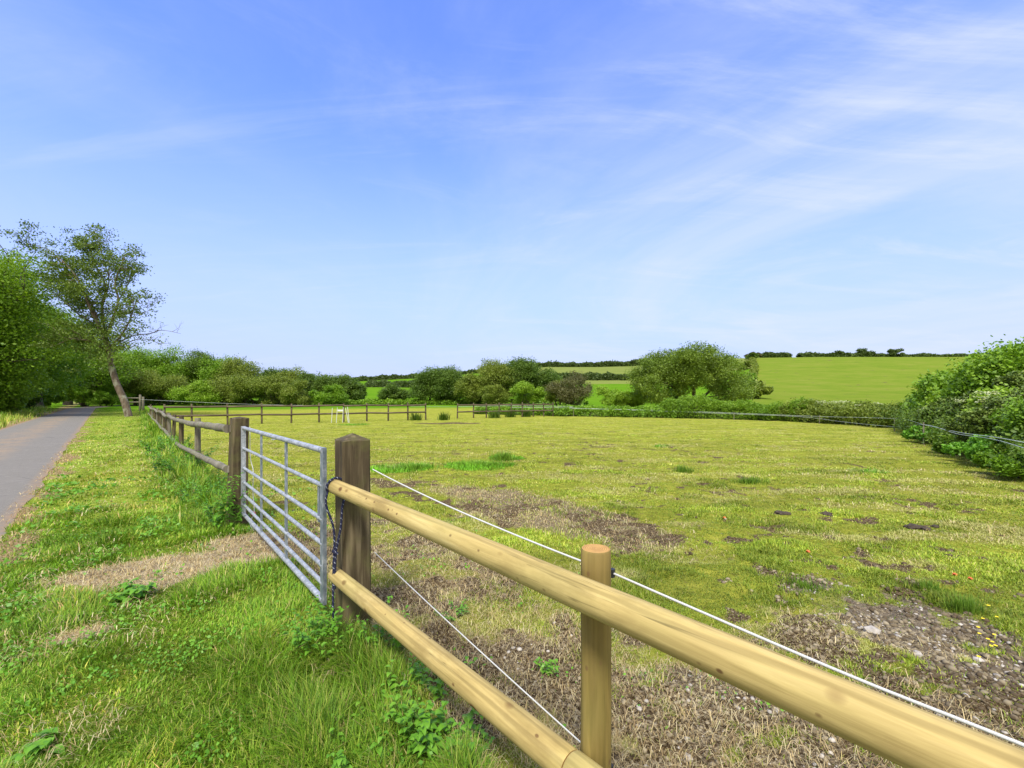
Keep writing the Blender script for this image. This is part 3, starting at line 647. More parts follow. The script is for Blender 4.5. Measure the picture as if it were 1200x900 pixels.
gp2 = square_post('gate_post', PF, .092, -.05, 1.29, 1.315, FANG+.06, M['old_wood'], '', rough=.009, lean=(.012, -.02), seed=8)
tag(gp2, 'square weathered gate post at the far end of the metal gate', 'gate post')

# new yellow fence
RP = Vector((.277, 1.52, 0))
nf_ = thing('post_and_rail_fence', (RP.x, RP.y, 0), 'new yellow round rail fence running from the near gate post past the camera', 'fence')
pst = shaped_log('post', (RP.x, RP.y, -.06), (RP.x+.004, RP.y, 1.047), .052, .0495, M['green_wood'], nf_, 28, 16, .0008, M['end'])
d_ = -FD
def rl(a, b_, z): p = P0+FD*a-(-FN)*(-b_)*0; return P0+FD*a+FN*b_+Vector((0, 0, z))
# upper rail: from the gate post to beyond the frame
ra = at(391, 569.5, 3.02); rb = Vector((.207, 1.462, .926)); dirr = (rb-ra); rc = ra.lerp(Vector((.718, .843, .930)), 1.38)
dd = (rc-ra)
shaped_log('rail', ra, rc, .047, .0545, M['new_wood'], nf_, 36, 40, .0016, M['end'])
la = at(392, 673, 3.0); lb = at(662, 889, 1.59); lb = Vector((.19, 1.475, .352))
shaped_log('rail', la, lb, .046, .0545, M['new_wood'], nf_, 36, 30, .0014, M['end'])
lc = lb+(lb-la).normalized()*1.7; lc.z = .345
shaped_log('rail', lb+(lb-la).normalized()*.004, lc, .0545, .058, M['new_wood'], nf_, 36, 30, .001, M['end'])
pe = P0+(-FD)*(3.95); 
shaped_log('post', (pe.x+.05, pe.y+.04, -.06), (pe.x+.05, pe.y+.04, 1.04), .052, .05, M['green_wood'], nf_, 24, 12, .0008, M['end'])

# white electric ropes along the new fence
def sag(p, q, n, s):
    p, q = Vector(p), Vector(q); return [p.lerp(q, i/n)-Vector((0, 0, s*4*(i/n)*(1-i/n))) for i in range(n+1)]
def rope(name, pts, r, mat, lab, n=8, cat='rope', grp=None):
    b_ = MB(); b_.tube(pts, r, n); o = b_.build(name, mat, None, pts[0]); return tag(o, lab, cat, grp)
i1 = Vector((.348, 1.585, .940)); j1 = Vector((.742, 1.077, .916)); j2 = Vector((.934, .829, .916)); j3 = Vector((1.35, .30, .91)); 
def smooth_path(pts, n=6):
    out_ = []; P = [pts[0]]+list(pts)+[pts[-1]]
    for i in range(1, len(P)-2):
        for k in range(n):
            t_ = k/n; a, b, c, d = (Vector(q) for q in P[i-1:i+3])
            out_.append(.5*((2*b)+(-a+c)*t_+(2*a-5*b+4*c-d)*t_*t_+(-a+3*b-3*c+d)*t_**3))
    out_.append(Vector(P[-2])); return out_
up = sag(at(437, 550, 3.06), i1, 20, .022)+smooth_path([i1, j1, j2, j3], 8)[1:]
rope('electric_rope', up, .0040, M['rope_white'], 'upper white electric rope stretched behind the new yellow rails', grp='white ropes of the new fence')
i2 = Vector((.345, 1.60, .245))
lo = sag(at(439, 647, 3.06), i2, 20, .01)+sag(i2, i2+Vector((1.25, -1.62, -.05)), 14, .01)[1:]
rope('electric_rope', lo, .0031, M['rope_white'], 'lower white electric rope close to the ground behind the lower yellow rail', grp='white ropes of the new fence')
for p, nm, lab in ((i1, 'upper', 'small black insulator holding the upper white rope on the new round post'), (i2, 'lower', 'small black insulator holding the lower white rope low on the new round post')):
    o_ = MB(); base = Vector((RP.x, RP.y, p.z)); o_.tube([base+Vector((.03, .03, 0)), p+Vector((-.004, -.004, 0))], .006, 8)
    o_.tube([p+Vector((0, 0, -.014)), p+Vector((0, 0, .014))], .011, 12)
    x_ = o_.build('insulator', M['black'], nf_)
# ------------------------------------------------------------ metal gate
ZH = [1.185, .94, .705, .535, .385, .265, .15]
ga = P0+FD*.150+FN*.145; gb = P0+FD*3.19+FN*.135
gate = thing('field_gate', (gb.x, gb.y, 0), 'galvanised seven bar metal field gate closed between the two square gate posts', 'gate')
gd = (gb-ga).normalized(); gl = (gb-ga).length; gn = Vector((-gd.y, gd.x, 0))
for i, z in enumerate(ZH):
    r_ = .021 if i in (0, 6) else .0155
    b_ = MB(); b_.tube([ga+gd*(gl*k/12)+Vector((0, 0, z)) for k in range(13)], r_, 16); b_.build('bar', M['galv'], gate)
def strip(name, a, half, z0, z1, mat, th=.005, off=0., par=None):
    b_ = MB(); c_ = ga+gd*a+gn*off; b_.box((c_.x, c_.y, (z0+z1)/2), (half, th, (z1-z0)/2), (gd, gn, Vector((0, 0, 1)))); return b_.build(name, mat, par or gate)
for a in (gl*.345/1.035+.0, gl*.665):
    o_ = strip('upright', a, .033, .13, 1.175, M['galv_dark'], .005, .0)
st = strip('stile', .0, .034, .13, 1.205, M['galv_dark'], .012, .0)
st2 = strip('stile', gl, .026, .13, 1.205, M['galv'], .022, 0)
for k in range(9):
    p = gb-gd*.001-gn*.024+Vector((0, 0, .22+k*.105)); b_ = MB(); b_.tube([p-gn*.000, p-gn*.002], .009, 10); o_ = b_.build('hole', M['black'], gate); o_.parent = st2
# hinges, latch
for z in (1.10, .30):
    b_ = MB(); p = gb+Vector((0, 0, z)); b_.tube([p+gd*.02, p+gd*.10-gn*.00], .011, 10); b_.tube([p+gd*.055+Vector((0, 0, -.035)), p+gd*.055+Vector((0, 0, .04))], .013, 10); b_.build('hinge', M['steel_dark'], gate)
b_ = MB(); c_ = ga+gd*.085; b_.box((c_.x, c_.y, .80), (.022, .008, .125), (gd, gn, Vector((0, 0, 1)))); lt = b_.build('latch', M['galv_dark'], gate)
b_ = MB(); p = ga+gn*.0+Vector((0, 0, .755)); b_.tube([p-gd*.055, p+gd*.02], .012, 12); b_.tube([p-gn*-.02+gd*.01, p-gn*.05+gd*.01], .009, 10); b_.tube([p+gd*.01-gn*.05, p+gd*.01-gn*.056], .015, 12); b_.build('bolt', M['galv'], lt)

# lead rope looped over the rail end
ctr = at(394.5, 570, 3.0); dr = dirr.normalized(); sd_ = dr.cross(Vector((0, 0, 1))).normalized(); upv = sd_.cross(dr).normalized()
rc_ = ra+dr*.035; pts = []
q_ = -sd_ if (-sd_).dot(FN) > 0 else sd_          # side facing the lane / camera
lp = [rc_+q_*.058*math.cos(w)+upv*.060*math.sin(w)+dr*.018*(w/3) for w in np.linspace(-.5, math.pi+.4, 14)]
sA = lp[0]; sB = lp[-1]
A = [sA, sA+Vector((-.004, -.012, -.08)), at(391.5, 622, 2.96), at(391, 665, 2.94), at(390.5, 705, 2.92), at(391.5, 742, 2.90)]
B = [sB, sB+Vector((.01, -.04, -.05)), at(401, 596, 2.945), at(399.5, 618, 2.94), at(394.5, 642, 2.93), at(393, 660, 2.93), at(392.5, 690, 2.925)]
def smooth_path(pts, n=6):
    out_ = []; P = [pts[0]]+list(pts)+[pts[-1]]
    for i in range(1, len(P)-2):
        for k in range(n):
            t_ = k/n; a, b, c, d = (Vector(q) for q in P[i-1:i+3])
            out_.append(.5*((2*b)+(-a+c)*t_+(2*a-5*b+4*c-d)*t_*t_+(-a+3*b-3*c+d)*t_**3))
    out_.append(Vector(P[-2])); return out_
V = MB(); V.tube(smooth_path(A[::-1]+lp[1:-1]+B), .0075, 10); V.tube([at(391.5, 741, 2.90), at(391.7, 748, 2.90)], .012, 10)
kn = at(393, 647, 2.93); V.tube([kn+Vector((-.014, 0, .012)), kn+Vector((.0, -.006, 0)), kn+Vector((.014, 0, -.012))], .012, 10)
o = V.build('lead_rope', M['navy'], None, ctr); tag(o, 'dark navy rope with white flecks looped over the yellow rail end', 'rope')
# pale twine at the far gate post
tp = smooth_path([at(293, 500, 5.6), at(293.5, 535, 5.55), at(297, 552, 5.5), at(296.5, 575, 5.5), at(298, 600, 5.45), at(293, 613, 5.4), at(300, 622, 5.38), at(314, 618, 5.5), at(317, 623, 5.4), at(300, 627, 5.3), at(288, 624, 5.3), at(289, 620, 5.35), at(298, 622, 5.3)])
tp = [Vector((p.x, p.y, max(p.z, float(ground_z(p.x, p.y))+.012))) for p in tp]
rope('baler_twine', tp, .005, M['rope_white'], 'pale twine hanging behind the far gate post and coiled on the ground under the gate', 6, 'twine')
b_ = MB(); p = at(297, 602, 5.46); b_.tube([p+Vector((-.02, 0, .02)), p+Vector((0, 0, 0)), p+Vector((.015, 0, -.035))], [.018, .03, .016], 10); o = b_.build('twine_reel', M['red'], None, p)
tag(o, 'small dark red reel hanging on the pale twine behind the gate', 'reel')

# ------------------------------------------------------------ old grey fence left of the gate
of = thing('old_rail_fence', (PF.x, PF.y, 0), 'old weathered grey rail fence with wavy rails and leaning posts along the lane', 'fence')
def ofp(t_, b_=0., z=0.): p = PF+FD*t_+FN*b_; return Vector((p.x, p.y, z))
top = [(.06, 1.165), (1.5, 1.125), (3.0, 1.08), (4.6, 1.02), (6.7, .985), (8.7, .95), (10.5, .93), (12.5, .945), (14.5, .87), (17, .94), (19.5, .92), (22, .83), (25, .89), (28, .86), (32, .80), (36, .86), (40, .84)]
low = [(.06, .665), (1.5, .60), (3.0, .53), (4.6, .47), (6.7, .37), (8.7, .31), (10.5, .30), (12.5, .28), (15, .33), (18, .25), (21, .30), (25, .32), (29, .24), (34, .30), (40, .28)]
def wavy_rail(prof, brk, r):
    i0 = 0
    for bk in brk:
        seg = prof[i0:bk+1]; pts = smooth_path([ofp(t_, .10, z) for t_, z in seg], 5)
        b_ = MB(); b_.tube(pts, [r*(1+.12*math.sin(k*1.7+bk)) for k in range(len(pts))], 12); b_.build('rail', M['grey_wood'], of); i0 = bk
wavy_rail(top, [3, 5, 7, 9, 11, 13, 16], .052); wavy_rail(low, [3, 5, 7, 9, 11, 14], .045)
pp = [(4.6, 1.14, .055), (8.7, 1.06, .06), (11.9, 1.0, .052), (13.6, 1.0, .055), (15.2, .98, .055), (17, .98, .055), (19, .97, .055), (21, 1.02, .055), (23, .95, .055), (25.4, .97, .055), (28, .95, .055), (31, .93, .055), (34, .95, .055), (37, .95, .055), (40, 1.0, .06)]
for i, (t_, h_, r_) in enumerate(pp):
    l_ = rng.normal(0, .035, 2); p = ofp(t_)
    shaped_log('post', (p.x, p.y, -.05), (p.x+l_[0], p.y+l_[1], h_), r_, r_*.93, M['old_wood'] if i % 3 else M['grey_wood'], of, 10, 6, .002)

# ------------------------------------------------------------ cross fences in the paddock
CA = Vector((-14.8, 27.0, 0)); CD = (Vector((-6.05, 31.8, 0))-CA).normalized()
def plank(name, a, b_, hw, hh, mat, par):
    a, b_ = Vector(a), Vector(b_); d = b_-a; Ln = d.length; q = d.to_track_quat('Z', 'Y'); V = MB(); V.box((0, 0, Ln/2), (hw, hh, Ln/2))
    me = V.mesh(name, mat); o = bpy.data.objects.new(name, me); C.objects.link(o); o.rotation_mode = 'QUATERNION'; o.rotation_quaternion = q; o.parent = par; o.location = a-par.location; return o
def cross_fence(pxs, pA, pD, h, lab, tops=None, zb=0.):
    root = None; pos = []
    for px in pxs:
        u = (px-600)/F; t_ = (u*pA.y-pA.x)/(pD.x-u*pD.y); p = pA+pD*t_; pos.append(Vector((p.x, p.y, float(ground_z(p.x, p.y)))))
    root = thing('post_and_rail_fence', pos[0], lab, 'fence')
    for i, p in enumerate(pos):
        shaped_log('post', p-Vector((0, 0, .05)), p+Vector((rng.normal(0, .012), 0, h+rng.normal(0, .02))), .055, .05, M['brown_wood'], root, 9, 3, .001)
    for i in range(len(pos)-1):
        for z in (h-.16, h-.66):
            j = rng.normal(0, .012, 2); a, b_ = pos[i]+Vector((0, -.065, z+j[0])), pos[i+1]+Vector((0, -.065, z+j[1]))
            shaped_log('rail', a, b_, .054, .054, M['brown_wood'], root, 8, 3, .001)
    return root, pos
cf1, pos1 = cross_fence([193, 225, 267, 307, 341.5, 374, 403, 430, 455, 478, 499], CA, CD, 1.2, 'long dark brown post and rail fence crossing the paddock behind the metal gate')
cf2, pos2 = cross_fence([536, 555, 570, 585, 599, 612, 625, 637, 648], Vector((-4.1, 34.0, 0)), Vector((.80, .42, 0)).normalized(), 1.15, 'shorter dark post and rail fence in mid picture before the rounded trees')

# electric rope fence from the cross fence round the field corner towards the right
def gzp(x, y, z): return Vector((x, y, float(ground_z(x, y))+z))
HP = [(3.6, 36.6), (9.2, 34.4), (15.0, 30.6), (17.4, 26.2), (18.3, 21.9)]
ef = thing('electric_fence', gzp(18.3, 21.9, 0), 'sagging pale electric fence ropes on stakes in front of the hedge at the field edge', 'fence')
rp1 = [at(536, 476.5, 36.0), at(600, 475.5, 38.0), at(668, 476.5, 38.0), at(672, 478.5, 37.5), at(760, 480.5, 35.5), at(860, 484, 31.5), at(960, 488, 27), at(1048, 490.5, 21.0), at(1080, 497, 15.2), at(1120, 506, 10.8), at(1160, 511.5, 8.0), at(1200, 518.5, 6.4), at(1330, 548, 4.3)]
rp2 = [at(600, 477.5, 38.0), at(668, 478.0, 38.0), at(760, 481.5, 35.5), at(860, 485, 31.5), at(940, 488.5, 28), at(985, 494, 25.5), at(1048, 500, 21.0), at(1082, 497.5, 15.0), at(1120, 508, 10.7), at(1160, 514, 7.95), at(1200, 525, 6.35), at(1330, 565, 4.3)]
for q in (rp1, rp2):
    q = smooth_path(q, 5); b_ = MB(); b_.tube(q, [max(.0045, .00026*p.y) for p in q], 6); b_.build('rope', M['rope_far'], ef)
for px, y0, D, h in ((1048, 490, 21.0, 1.15), (1082, 497, 15.1, 1.0), (860, 484, 31.5, 1.05), (672, 478, 37.6, 1.0), (760, 481, 35.5, 1.0), (960, 488, 27, 1.05)):
    p = at(px, y0, D); g_ = float(ground_z(p.x, p.y)); b_ = MB(); b_.tube([(p.x, p.y, g_-.05), (p.x, p.y, p.z+.06)], .022, 8); b_.build('stake', M['grey_wood'], ef)
# thin rope over the cross fence
q = [at(px, y_, D) for px, y_, D in ((165, 468, 33), (200, 469.8, 26), (307, 474.2, 27.6), (403, 475.4, 29.9), (499, 476.2, 31.9), (536, 476.8, 35.9))]
b_ = MB(); b_.tube(smooth_path(q, 3), .006, 6); b_.build('rope', M['rope_far'], cf1)

# white jump stand in front of the cross fence
js = thing('jump_stand', gzp(-11, 28.2, 0), 'white plastic jump stand of leaning poles by the long brown cross fence', 'jump stand')
for a, b2 in (((389.6, 478), (388.6, 494.5)), ((395.5, 477.6), (394.2, 496.5)), ((402.4, 477.2), (401.6, 494.5)), ((405, 478), (408.4, 492.5)), ((407.4, 476.8), (409.4, 491.5))):
    D = 28.0; b_ = MB(); p1, p2 = at(a[0], a[1], D), at(b2[0], b2[1], D); p2.z = float(ground_z(p2.x, p2.y))-.02
    b_.tube([p1, p2], .016, 10); b_.build('pole', M['white_plastic'], js)
b_ = MB(); p1, p2 = at(396, 480.8, 28.02), at(402, 481.2, 28.02); b_.box((p1+p2)/2, ((p2-p1).length/2, .02, .05)); b_.build('panel', M['white_plastic'], js)
# low fence seen across the lane end
lf = thing('post_and_rail_fence', gzp(-43, 52, 0), 'short piece of pale wooden fence at the far end beside the leaning tree', 'fence')
for px in (164.5, 168): 
    p = at(px, 470, 50); g_ = float(ground_z(p.x, p.y)); shaped_log('post', (p.x, p.y, g_), (p.x, p.y, 1.55-(462.5-466)/F*50 if px < 166 else 1.55+.1), .12, .11, M['grey_wood'], lf, 8, 2)
for z_ in (1.5, 1.05):
    p, p2 = at(148, 470, 51), at(165, 470, 50); shaped_log('rail', (p.x, p.y, z_), (p2.x, p2.y, z_), .07, .07, M['grey_wood'], lf, 8, 2)

# ------------------------------------------------------------ foliage
def leaf_mesh(name, cen, size, up=.35, aspect=.6, r=None, drop=0.):
    r = r or rng; n = len(cen); size = np.broadcast_to(size, (n,)).astype(float)
    nrm = r.normal(0, 1, (n, 3)); nrm[:, 2] = np.abs(nrm[:, 2])+up; nrm /= np.linalg.norm(nrm, axis=1, keepdims=True)
    a = r.normal(0, 1, (n, 3)); a[:, 2] -= drop; a -= nrm*(a*nrm).sum(1, keepdims=True); a /= np.linalg.norm(a, axis=1, keepdims=True); b_ = np.cross(nrm, a)
    V = np.zeros((n, 4, 3), np.float32); s = size[:, None]
    V[:, 0] = cen-a*s*.5; V[:, 1] = cen+b_*s*aspect*.5-nrm*s*.08; V[:, 2] = cen+a*s*.5; V[:, 3] = cen-b_*s*aspect*.5-nrm*s*.08
    return np_mesh(name, V.reshape(-1, 3), np.arange(4*n).reshape(n, 4))

def limb_path(p, q, r, wob, n=6):
    p, q = np.array(p, float), np.array(q, float); Ln = np.linalg.norm(q-p); o1 = r.normal(0, wob*Ln, 3); o2 = r.normal(0, wob*Ln, 3)
    return [Vector(p+(q-p)*f+o1*math.sin(f*math.pi)+o2*math.sin(2*f*math.pi)*.5) for f in np.linspace(0, 1, n)]

def tree_data(seed, H, W, trunks=1, th=.22, leaves=16000, lsize=.22, base=.12, lobes=14, wind=0., top_flat=.0, gap=1., Dp=None, shape='round', clump=.26, drop=0.):
    """local coordinates, base at the origin. crown: sub-clumps of leaves gathered round limb ends"""
    r = np.random.default_rng(seed); Dp = Dp or W*.8
    V = MB(); cen = []; siz = []
    # lobe centres in an ellipsoid crown between base*H and H
    L_ = []
    for i in range(lobes):
        for _ in range(30):
            p = r.uniform(-1, 1, 3); rr = np.linalg.norm(p)
            if rr < .82 and rr > .25: break
        zc = (p[2]*.5+.5)
        if shape == 'dome': zc = zc**.8; sc = math.sqrt(max(.05, 1-(zc*.9)**2.2))
        else: sc = 1
        L_.append((p[0]*W*.5*sc+wind*zc*H*.15, p[1]*Dp*.5*sc, H*(base+(1-base)*zc*.86)))
    L_ = np.array(L_); lr = r.uniform(.20, .34, lobes)*min(W, H*1.1)*.62
    lr = np.minimum(lr, (H-L_[:, 2])+.12*H); lr = np.minimum(lr, L_[:, 2]+.1*H)
    for k in range(trunks):
        ang = 6.28*k/trunks+r.random(); bx_ = (math.cos(ang)*.06*W*(trunks > 1), math.sin(ang)*.05*W*(trunks > 1), -.1)
        fork = (bx_[0]*1.8+r.normal(0, .03)*W+wind*.1*H, bx_[1]*1.8, H*(th if trunks == 1 else th*.8)*1.2)
        tr_ = (.028*H if trunks == 1 else .018*H)
        pth = limb_path(bx_, fork, r, .05, 6); V.tube(pth, [tr_*(1.25-.45*i/5) for i in range(6)], 9)
        own = [i for i in range(lobes) if i % trunks == k]
        for i in own:
            mid = (np.array(fork)*.5+L_[i]*.5)+np.array([0, 0, -.03*H]); pt = limb_path(fork, L_[i], r, .07, 7)
            V.tube(pt, [tr_*.55*(1-.8*j/6) for j in range(7)], 6, False)
            for _ in range(4):
                q = L_[i]+r.normal(0, 1, 3)*lr[i]*.5; V.tube(limb_path(pt[4], q, r, .08, 4), [tr_*.2, tr_*.14, tr_*.09, tr_*.04], 5, False)
    tot = (lr**2).sum()
    for i in range(lobes):
        nl = int(leaves*lr[i]**2/tot); nc = max(8, int(26*gap))
        d = r.normal(0, 1, (nc, 3)); d /= np.linalg.norm(d, axis=1, keepdims=True); rad = lr[i]*(.45+.55*r.random((nc, 1))**.6)
        cc = L_[i]+d*rad*np.array([1.1, 1.1, .8]); cs = lr[i]*clump*(.7+.7*r.random(nc))
        w = r.integers(0, nc, nl); off = r.normal(0, 1, (nl, 3))*np.array([1, 1, .6])
        ln_ = np.linalg.norm(off, axis=1, keepdims=True); off = off/ln_*np.minimum(ln_, 2.1)
        cen.append(cc[w]+off*cs[w][:, None]); siz.append(lsize*(.6+.8*r.random(nl)))
    cen = np.concatenate(cen); siz = np.concatenate(siz); k = cen[:, 2] > .02*H; cen, siz = cen[k], siz[k]
    return V, leaf_mesh('crown', cen, siz, .4, .6, r, drop)
def make_tree(kind, px, D, H, W, mat, label, cat='tree', group=None, seed=1, bark_='bark_dark', zoff=0., **kw):
    x = (px-600)/F*D; z = float(ground_z(x, D))+zoff; H = H*1.1
    t_ = thing(kind, (x, D, z), label, cat, group)
    V, cr = tree_data(seed, H, W, **kw)
    link('trunk' if cat == 'tree' else 'stems', V.mesh('trunk', M[bark_]), None, t_, (0, 0, 0), True)
    link('crown' if cat == 'tree' else 'foliage', cr, M[mat], t_, (0, 0, 0), True); return t_
def hpx(px, ytop, D): return CAMH+(466-ytop)/F*D-float(ground_z((px-600)/F*D, D))

# roadside trees across the lane
M['leaf_lane'] = leaf_mat('leaf_lane_green', (.085, .17, .012), (.15, .27, .018), (.25, .37, .035), .38)
G1 = 'tall trees along the far side of the lane'
for i, (px, yt, D, w, mt, lab, kw) in enumerate((
    (-62, 262, 34, 13, 'leaf_lane', 'broad green roadside tree cut by the left edge of the picture', dict(leaves=60000)),
    (-6, 288, 43, 11, 'leaf_lane', 'tallest dense green tree in the row left of the lane, beside the leaning tree', dict(leaves=75000)),
    (22, 330, 50, 9.5, 'leaf_lane', 'green roadside tree with drooping boughs just behind the leaning tree crown', dict(leaves=50000)),
    (46, 340, 58, 12, 'leaf_lane', 'roadside tree overhanging the lane left of the leaning trunk', dict(leaves=40000)),
    (100, 398, 72, 13, 'leaf_lane', 'low broad tree closing the far end of the lane', dict(leaves=36000)),
    (80, 352, 80, 14, 'leaf_lane', 'bright green tree seen through the crown of the leaning tree', dict(leaves=42000)),
    (-8, 395, 38, 6.5, 'leaf_light', 'light green bushy undergrowth tree low on the bank left of the lane', dict(leaves=36000, base=.02)),
    (-35, 372, 34, 8, 'leaf_lane', 'leafy green understorey tree low at the left edge beside the lane', dict(leaves=36000, base=.02)))):
    make_tree('roadside_tree', px, D, hpx(px, yt, D), w, mt, lab, group=G1, seed=100+i, lobes=26, lsize=.20 if D < 50 else .26, base=kw.pop('base', .06), clump=.30, drop=.8, **kw)
for i, (px, yt, D, w, mt, lab) in enumerate(((98, 447, 71, 7, 'leaf_mid', 'green shrub closing the end of the lane under the leaning tree'), (30, 452, 47, 4.5, 'leaf_dark', 'dark low shrub in the shade at the edge of the lane'), (50, 455, 62, 6, 'leaf_mid', 'low green shrub at the far bend of the lane, left side'),
    (-6, 450, 36, 4.5, 'leaf_mid', 'low shrub on the grassy bank at the left edge of the lane'), (125, 448, 74, 9, 'leaf_mid', 'round green shrub seen past the bend, left of the leaning trunk'))):
    make_tree('roadside_shrub', px, D, hpx(px, yt, D), w, mt, lab, 'shrub', 'low shrubs along the lane', 130+i, lobes=10, leaves=14000, lsize=.2, base=.0, trunks=3, th=.1)

# the leaning tree
def leaning_tree():
    D = 37.; r = np.random.default_rng(5); base = at(151.5, 487, D); base.z = float(ground_z(base.x, base.y))-.1
    t_ = thing('leaning_tree', base, 'sparse wind blown tree with a pale leaning trunk between the lane and the old fence', 'tree')
    V = MB(); cen = []; siz = []
    def P(px, py, dz=0.): return at(px, py, D+dz)
    def limb(pts, r0, r1, n=8):
        sp = smooth_path([P(*q) for q in pts], 4); k = len(sp); V.tube(sp, [.72*(r0+(r1-r0)*(i/(k-1))) for i in range(k)], n, False); return sp
    sp = smooth_path([base, P(146, 470), P(138, 452), P(131, 430), P(128, 412), P(124, 396)], 5); k = len(sp); V.tube(sp, [.27-.09*(i/(k-1)) for i in range(k)], 12)
    mains = [
        ([(124, 396), (117, 382, -.5), (108, 366, -1), (98, 342, -1.4), (88, 322, -1.6), (72, 304, -2)], .20, .05),
        ([(125, 398), (122, 380, .5), (120, 358, .9), (124, 335, 1), (112, 310, 1.4), (103, 288, 1.5)], .18, .04),
        ([(124, 396), (132, 376, -.3), (139, 352, -.6), (135, 334, -.8), (141, 314, -1), (148, 298, -1)], .17, .03),
        ([(120, 388), (108, 378, 1.3), (92, 368, 1.8), (74, 352, 2.3), (56, 338, 2.6)], .13, .03),
        ([(117, 380), (104, 350, .5), (86, 330, .8), (66, 300, .8), (50, 290, .9), (28, 284, 1)], .12, .02),
        ([(128, 408), (140, 396, -.5), (150, 380, -1), (155, 368, -1.1), (159, 354, -1.3)], .13, .03),
        ([(128, 410), (142, 400, .5), (158, 393, .8), (176, 391, .8), (190, 387, .9), (212, 391, 1)], .10, .014),
        ([(129, 415), (112, 402, -1), (96, 398, -1.6), (76, 396, -2)], .10, .03),
        ([(130, 414), (146, 404, 1), (160, 398, 1.2), (176, 398, 1.4), (186, 403, 1.5)], .07, .012),
        ([(120, 360, .9), (128, 330, .4), (122, 306, 0), (116, 284, -.2)], .09, .02),
        ([(139, 352, -.6), (147, 340, -.2), (153, 325, 0), (156, 310, 0)], .08, .015)]
    paths = [limb(*m_) for m_ in mains]
    def twig(p, d, ln, r0, dep):
        q = p+d*ln; pt = limb_path(p, q, r, .10, 4); V.tube(pt, [r0, r0*.8, r0*.6, r0*.35], 4, False)
        ends.append((pt[-1], dep))
        if dep > 0:
            for _ in range(2):
                dd_ = (d+Vector(r.normal(0, .65, 3))+Vector((-.15, 0, .15))).normalized(); twig(pt[r.integers(1, 4)], dd_, ln*(.5+.3*r.random()), r0*.6, dep-1)
    ends = []
    bare = {6, 8}
    for i, sp in enumerate(paths):
        k = len(sp)
        if i in bare:
            for _ in range(7):
                j = r.integers(k//2, k); dd_ = Vector(r.normal(0, 1, 3)); dd_.x = abs(dd_.x); n0 = len(ends); twig(sp[j], dd_.normalized(), .7, .018, 1); del ends[n0:]
            continue
        for _ in range(15):
            j = r.integers(int(k*.25), k); tan = (sp[min(j+1, k-1)]-sp[j-1]).normalized()
            twig(sp[j], (tan*.5+Vector(r.normal(0, .75, 3))+Vector((-.1, 0, .1))).normalized(), .7+.65*r.random(), .026, 2)
    for p, dep in ends:
        if dep == 2 and r.random() < .4: continue
        n = r.integers(14, 46); c0 = np.array(p); s_ = .14+.16*r.random()
        dens = 1.0 if p.x < at(118, 0, D).x else .62
        n = int(n*dens); cen.append(c0+r.normal(0, s_, (n, 3))*np.array([1.2, 1, .55])); siz.append(.11+.10*r.random(n))
    for px, py, n, s_ in ((22, 276, 60, .3), (32, 280, 70, .3), (40, 292, 60, .35), (60, 285, 60, .3), (8, 300, 0, .3), (99, 279, 70, .35), (118, 280, 60, .3), (156, 296, 40, .25), (163, 314, 40, .25), (36, 308, 60, .3), (80, 282, 60, .35)):
        if n: cen.append(np.array(P(px, py))+r.normal(0, s_, (n, 3))*np.array([1.6, 1, .5])); siz.append(.11+.10*r.random(n))
    # denser left body of the crown
    for _ in range(70):
        px = r.normal(84, 21); py = 320+abs(px-90)*.12+r.normal(0, 18); n = 55; cen.append(np.array(P(px, py, r.normal(0, 1.6)))+r.normal(0, .24, (n, 3))*np.array([1.5, 1, .55])); siz.append(.11+.10*r.random(n))
    for _ in range(120):
        px = r.normal(126, 19); py = r.normal(396, 22); n = 40; cen.append(np.array(P(px, py, r.normal(0, 1.3)))+r.normal(0, .3, (n, 3))*np.array([1.3, 1, .6])); siz.append(.11+.10*r.random(n))
    V.build('trunk', M['bark'], t_)
    cen = np.concatenate(cen)-np.array(base); link('crown', leaf_mesh('crown', cen, np.concatenate(siz), .3, .6, r, .4), M['leaf_dark2'], t_, (0, 0, 0), True)
M['leaf_dark2'] = leaf_mat('leaf_hawthorn', (0.052, 0.090, 0.015), (0.106, 0.165, 0.024), (0.195, 0.264, 0.039))
leaning_tree()

# far wood on the left behind the cross fence
G2 = 'trees of the wood behind the long cross fence'
wood_list = [
    (148, 404, 92, 11, 'leaf_mid', 'bright green wood tree rising just right of the leaning trunk'), (175, 401, 96, 12, 'leaf_mid', 'tall green wood tree nearest right of the leaning tree'),
    (205, 407, 95, 11, 'leaf_mid', 'rounded green wood tree, second from the leaning tree'), (232, 408, 97, 10, 'leaf_dark', 'dark feathery wood tree over the bright yellow green bush'),
    (258, 413, 96, 10, 'leaf_mid', 'wood tree with a ragged top left of the wood centre'), (286, 417, 95, 11, 'leaf_olive', 'olive wood tree in the middle of the skyline'),
    (318, 431, 92, 10, 'leaf_dark', 'lower dark wood tree in the dip of the wood skyline'), (345, 431, 91, 10, 'leaf_olive', 'olive green wood tree right of the skyline dip'),
    (374, 433, 90, 10, 'leaf_dark', 'dark rounded wood tree near the right end of the wood'), (397, 436, 89, 9, 'leaf_dark', 'dark wood tree second from the right end of the wood'),
    (413, 447, 88, 6, 'leaf_dark', 'last small dark tree at the right end of the wood')]
for i, (px, yt, D, w, mt, lab) in enumerate(wood_list):
    make_tree('broadleaf_tree', px, D, hpx(px, yt, D), w, mt, lab, group=G2, seed=200+i, lobes=26, leaves=34000, lsize=.25, base=.04, clump=.32, gap=.9)
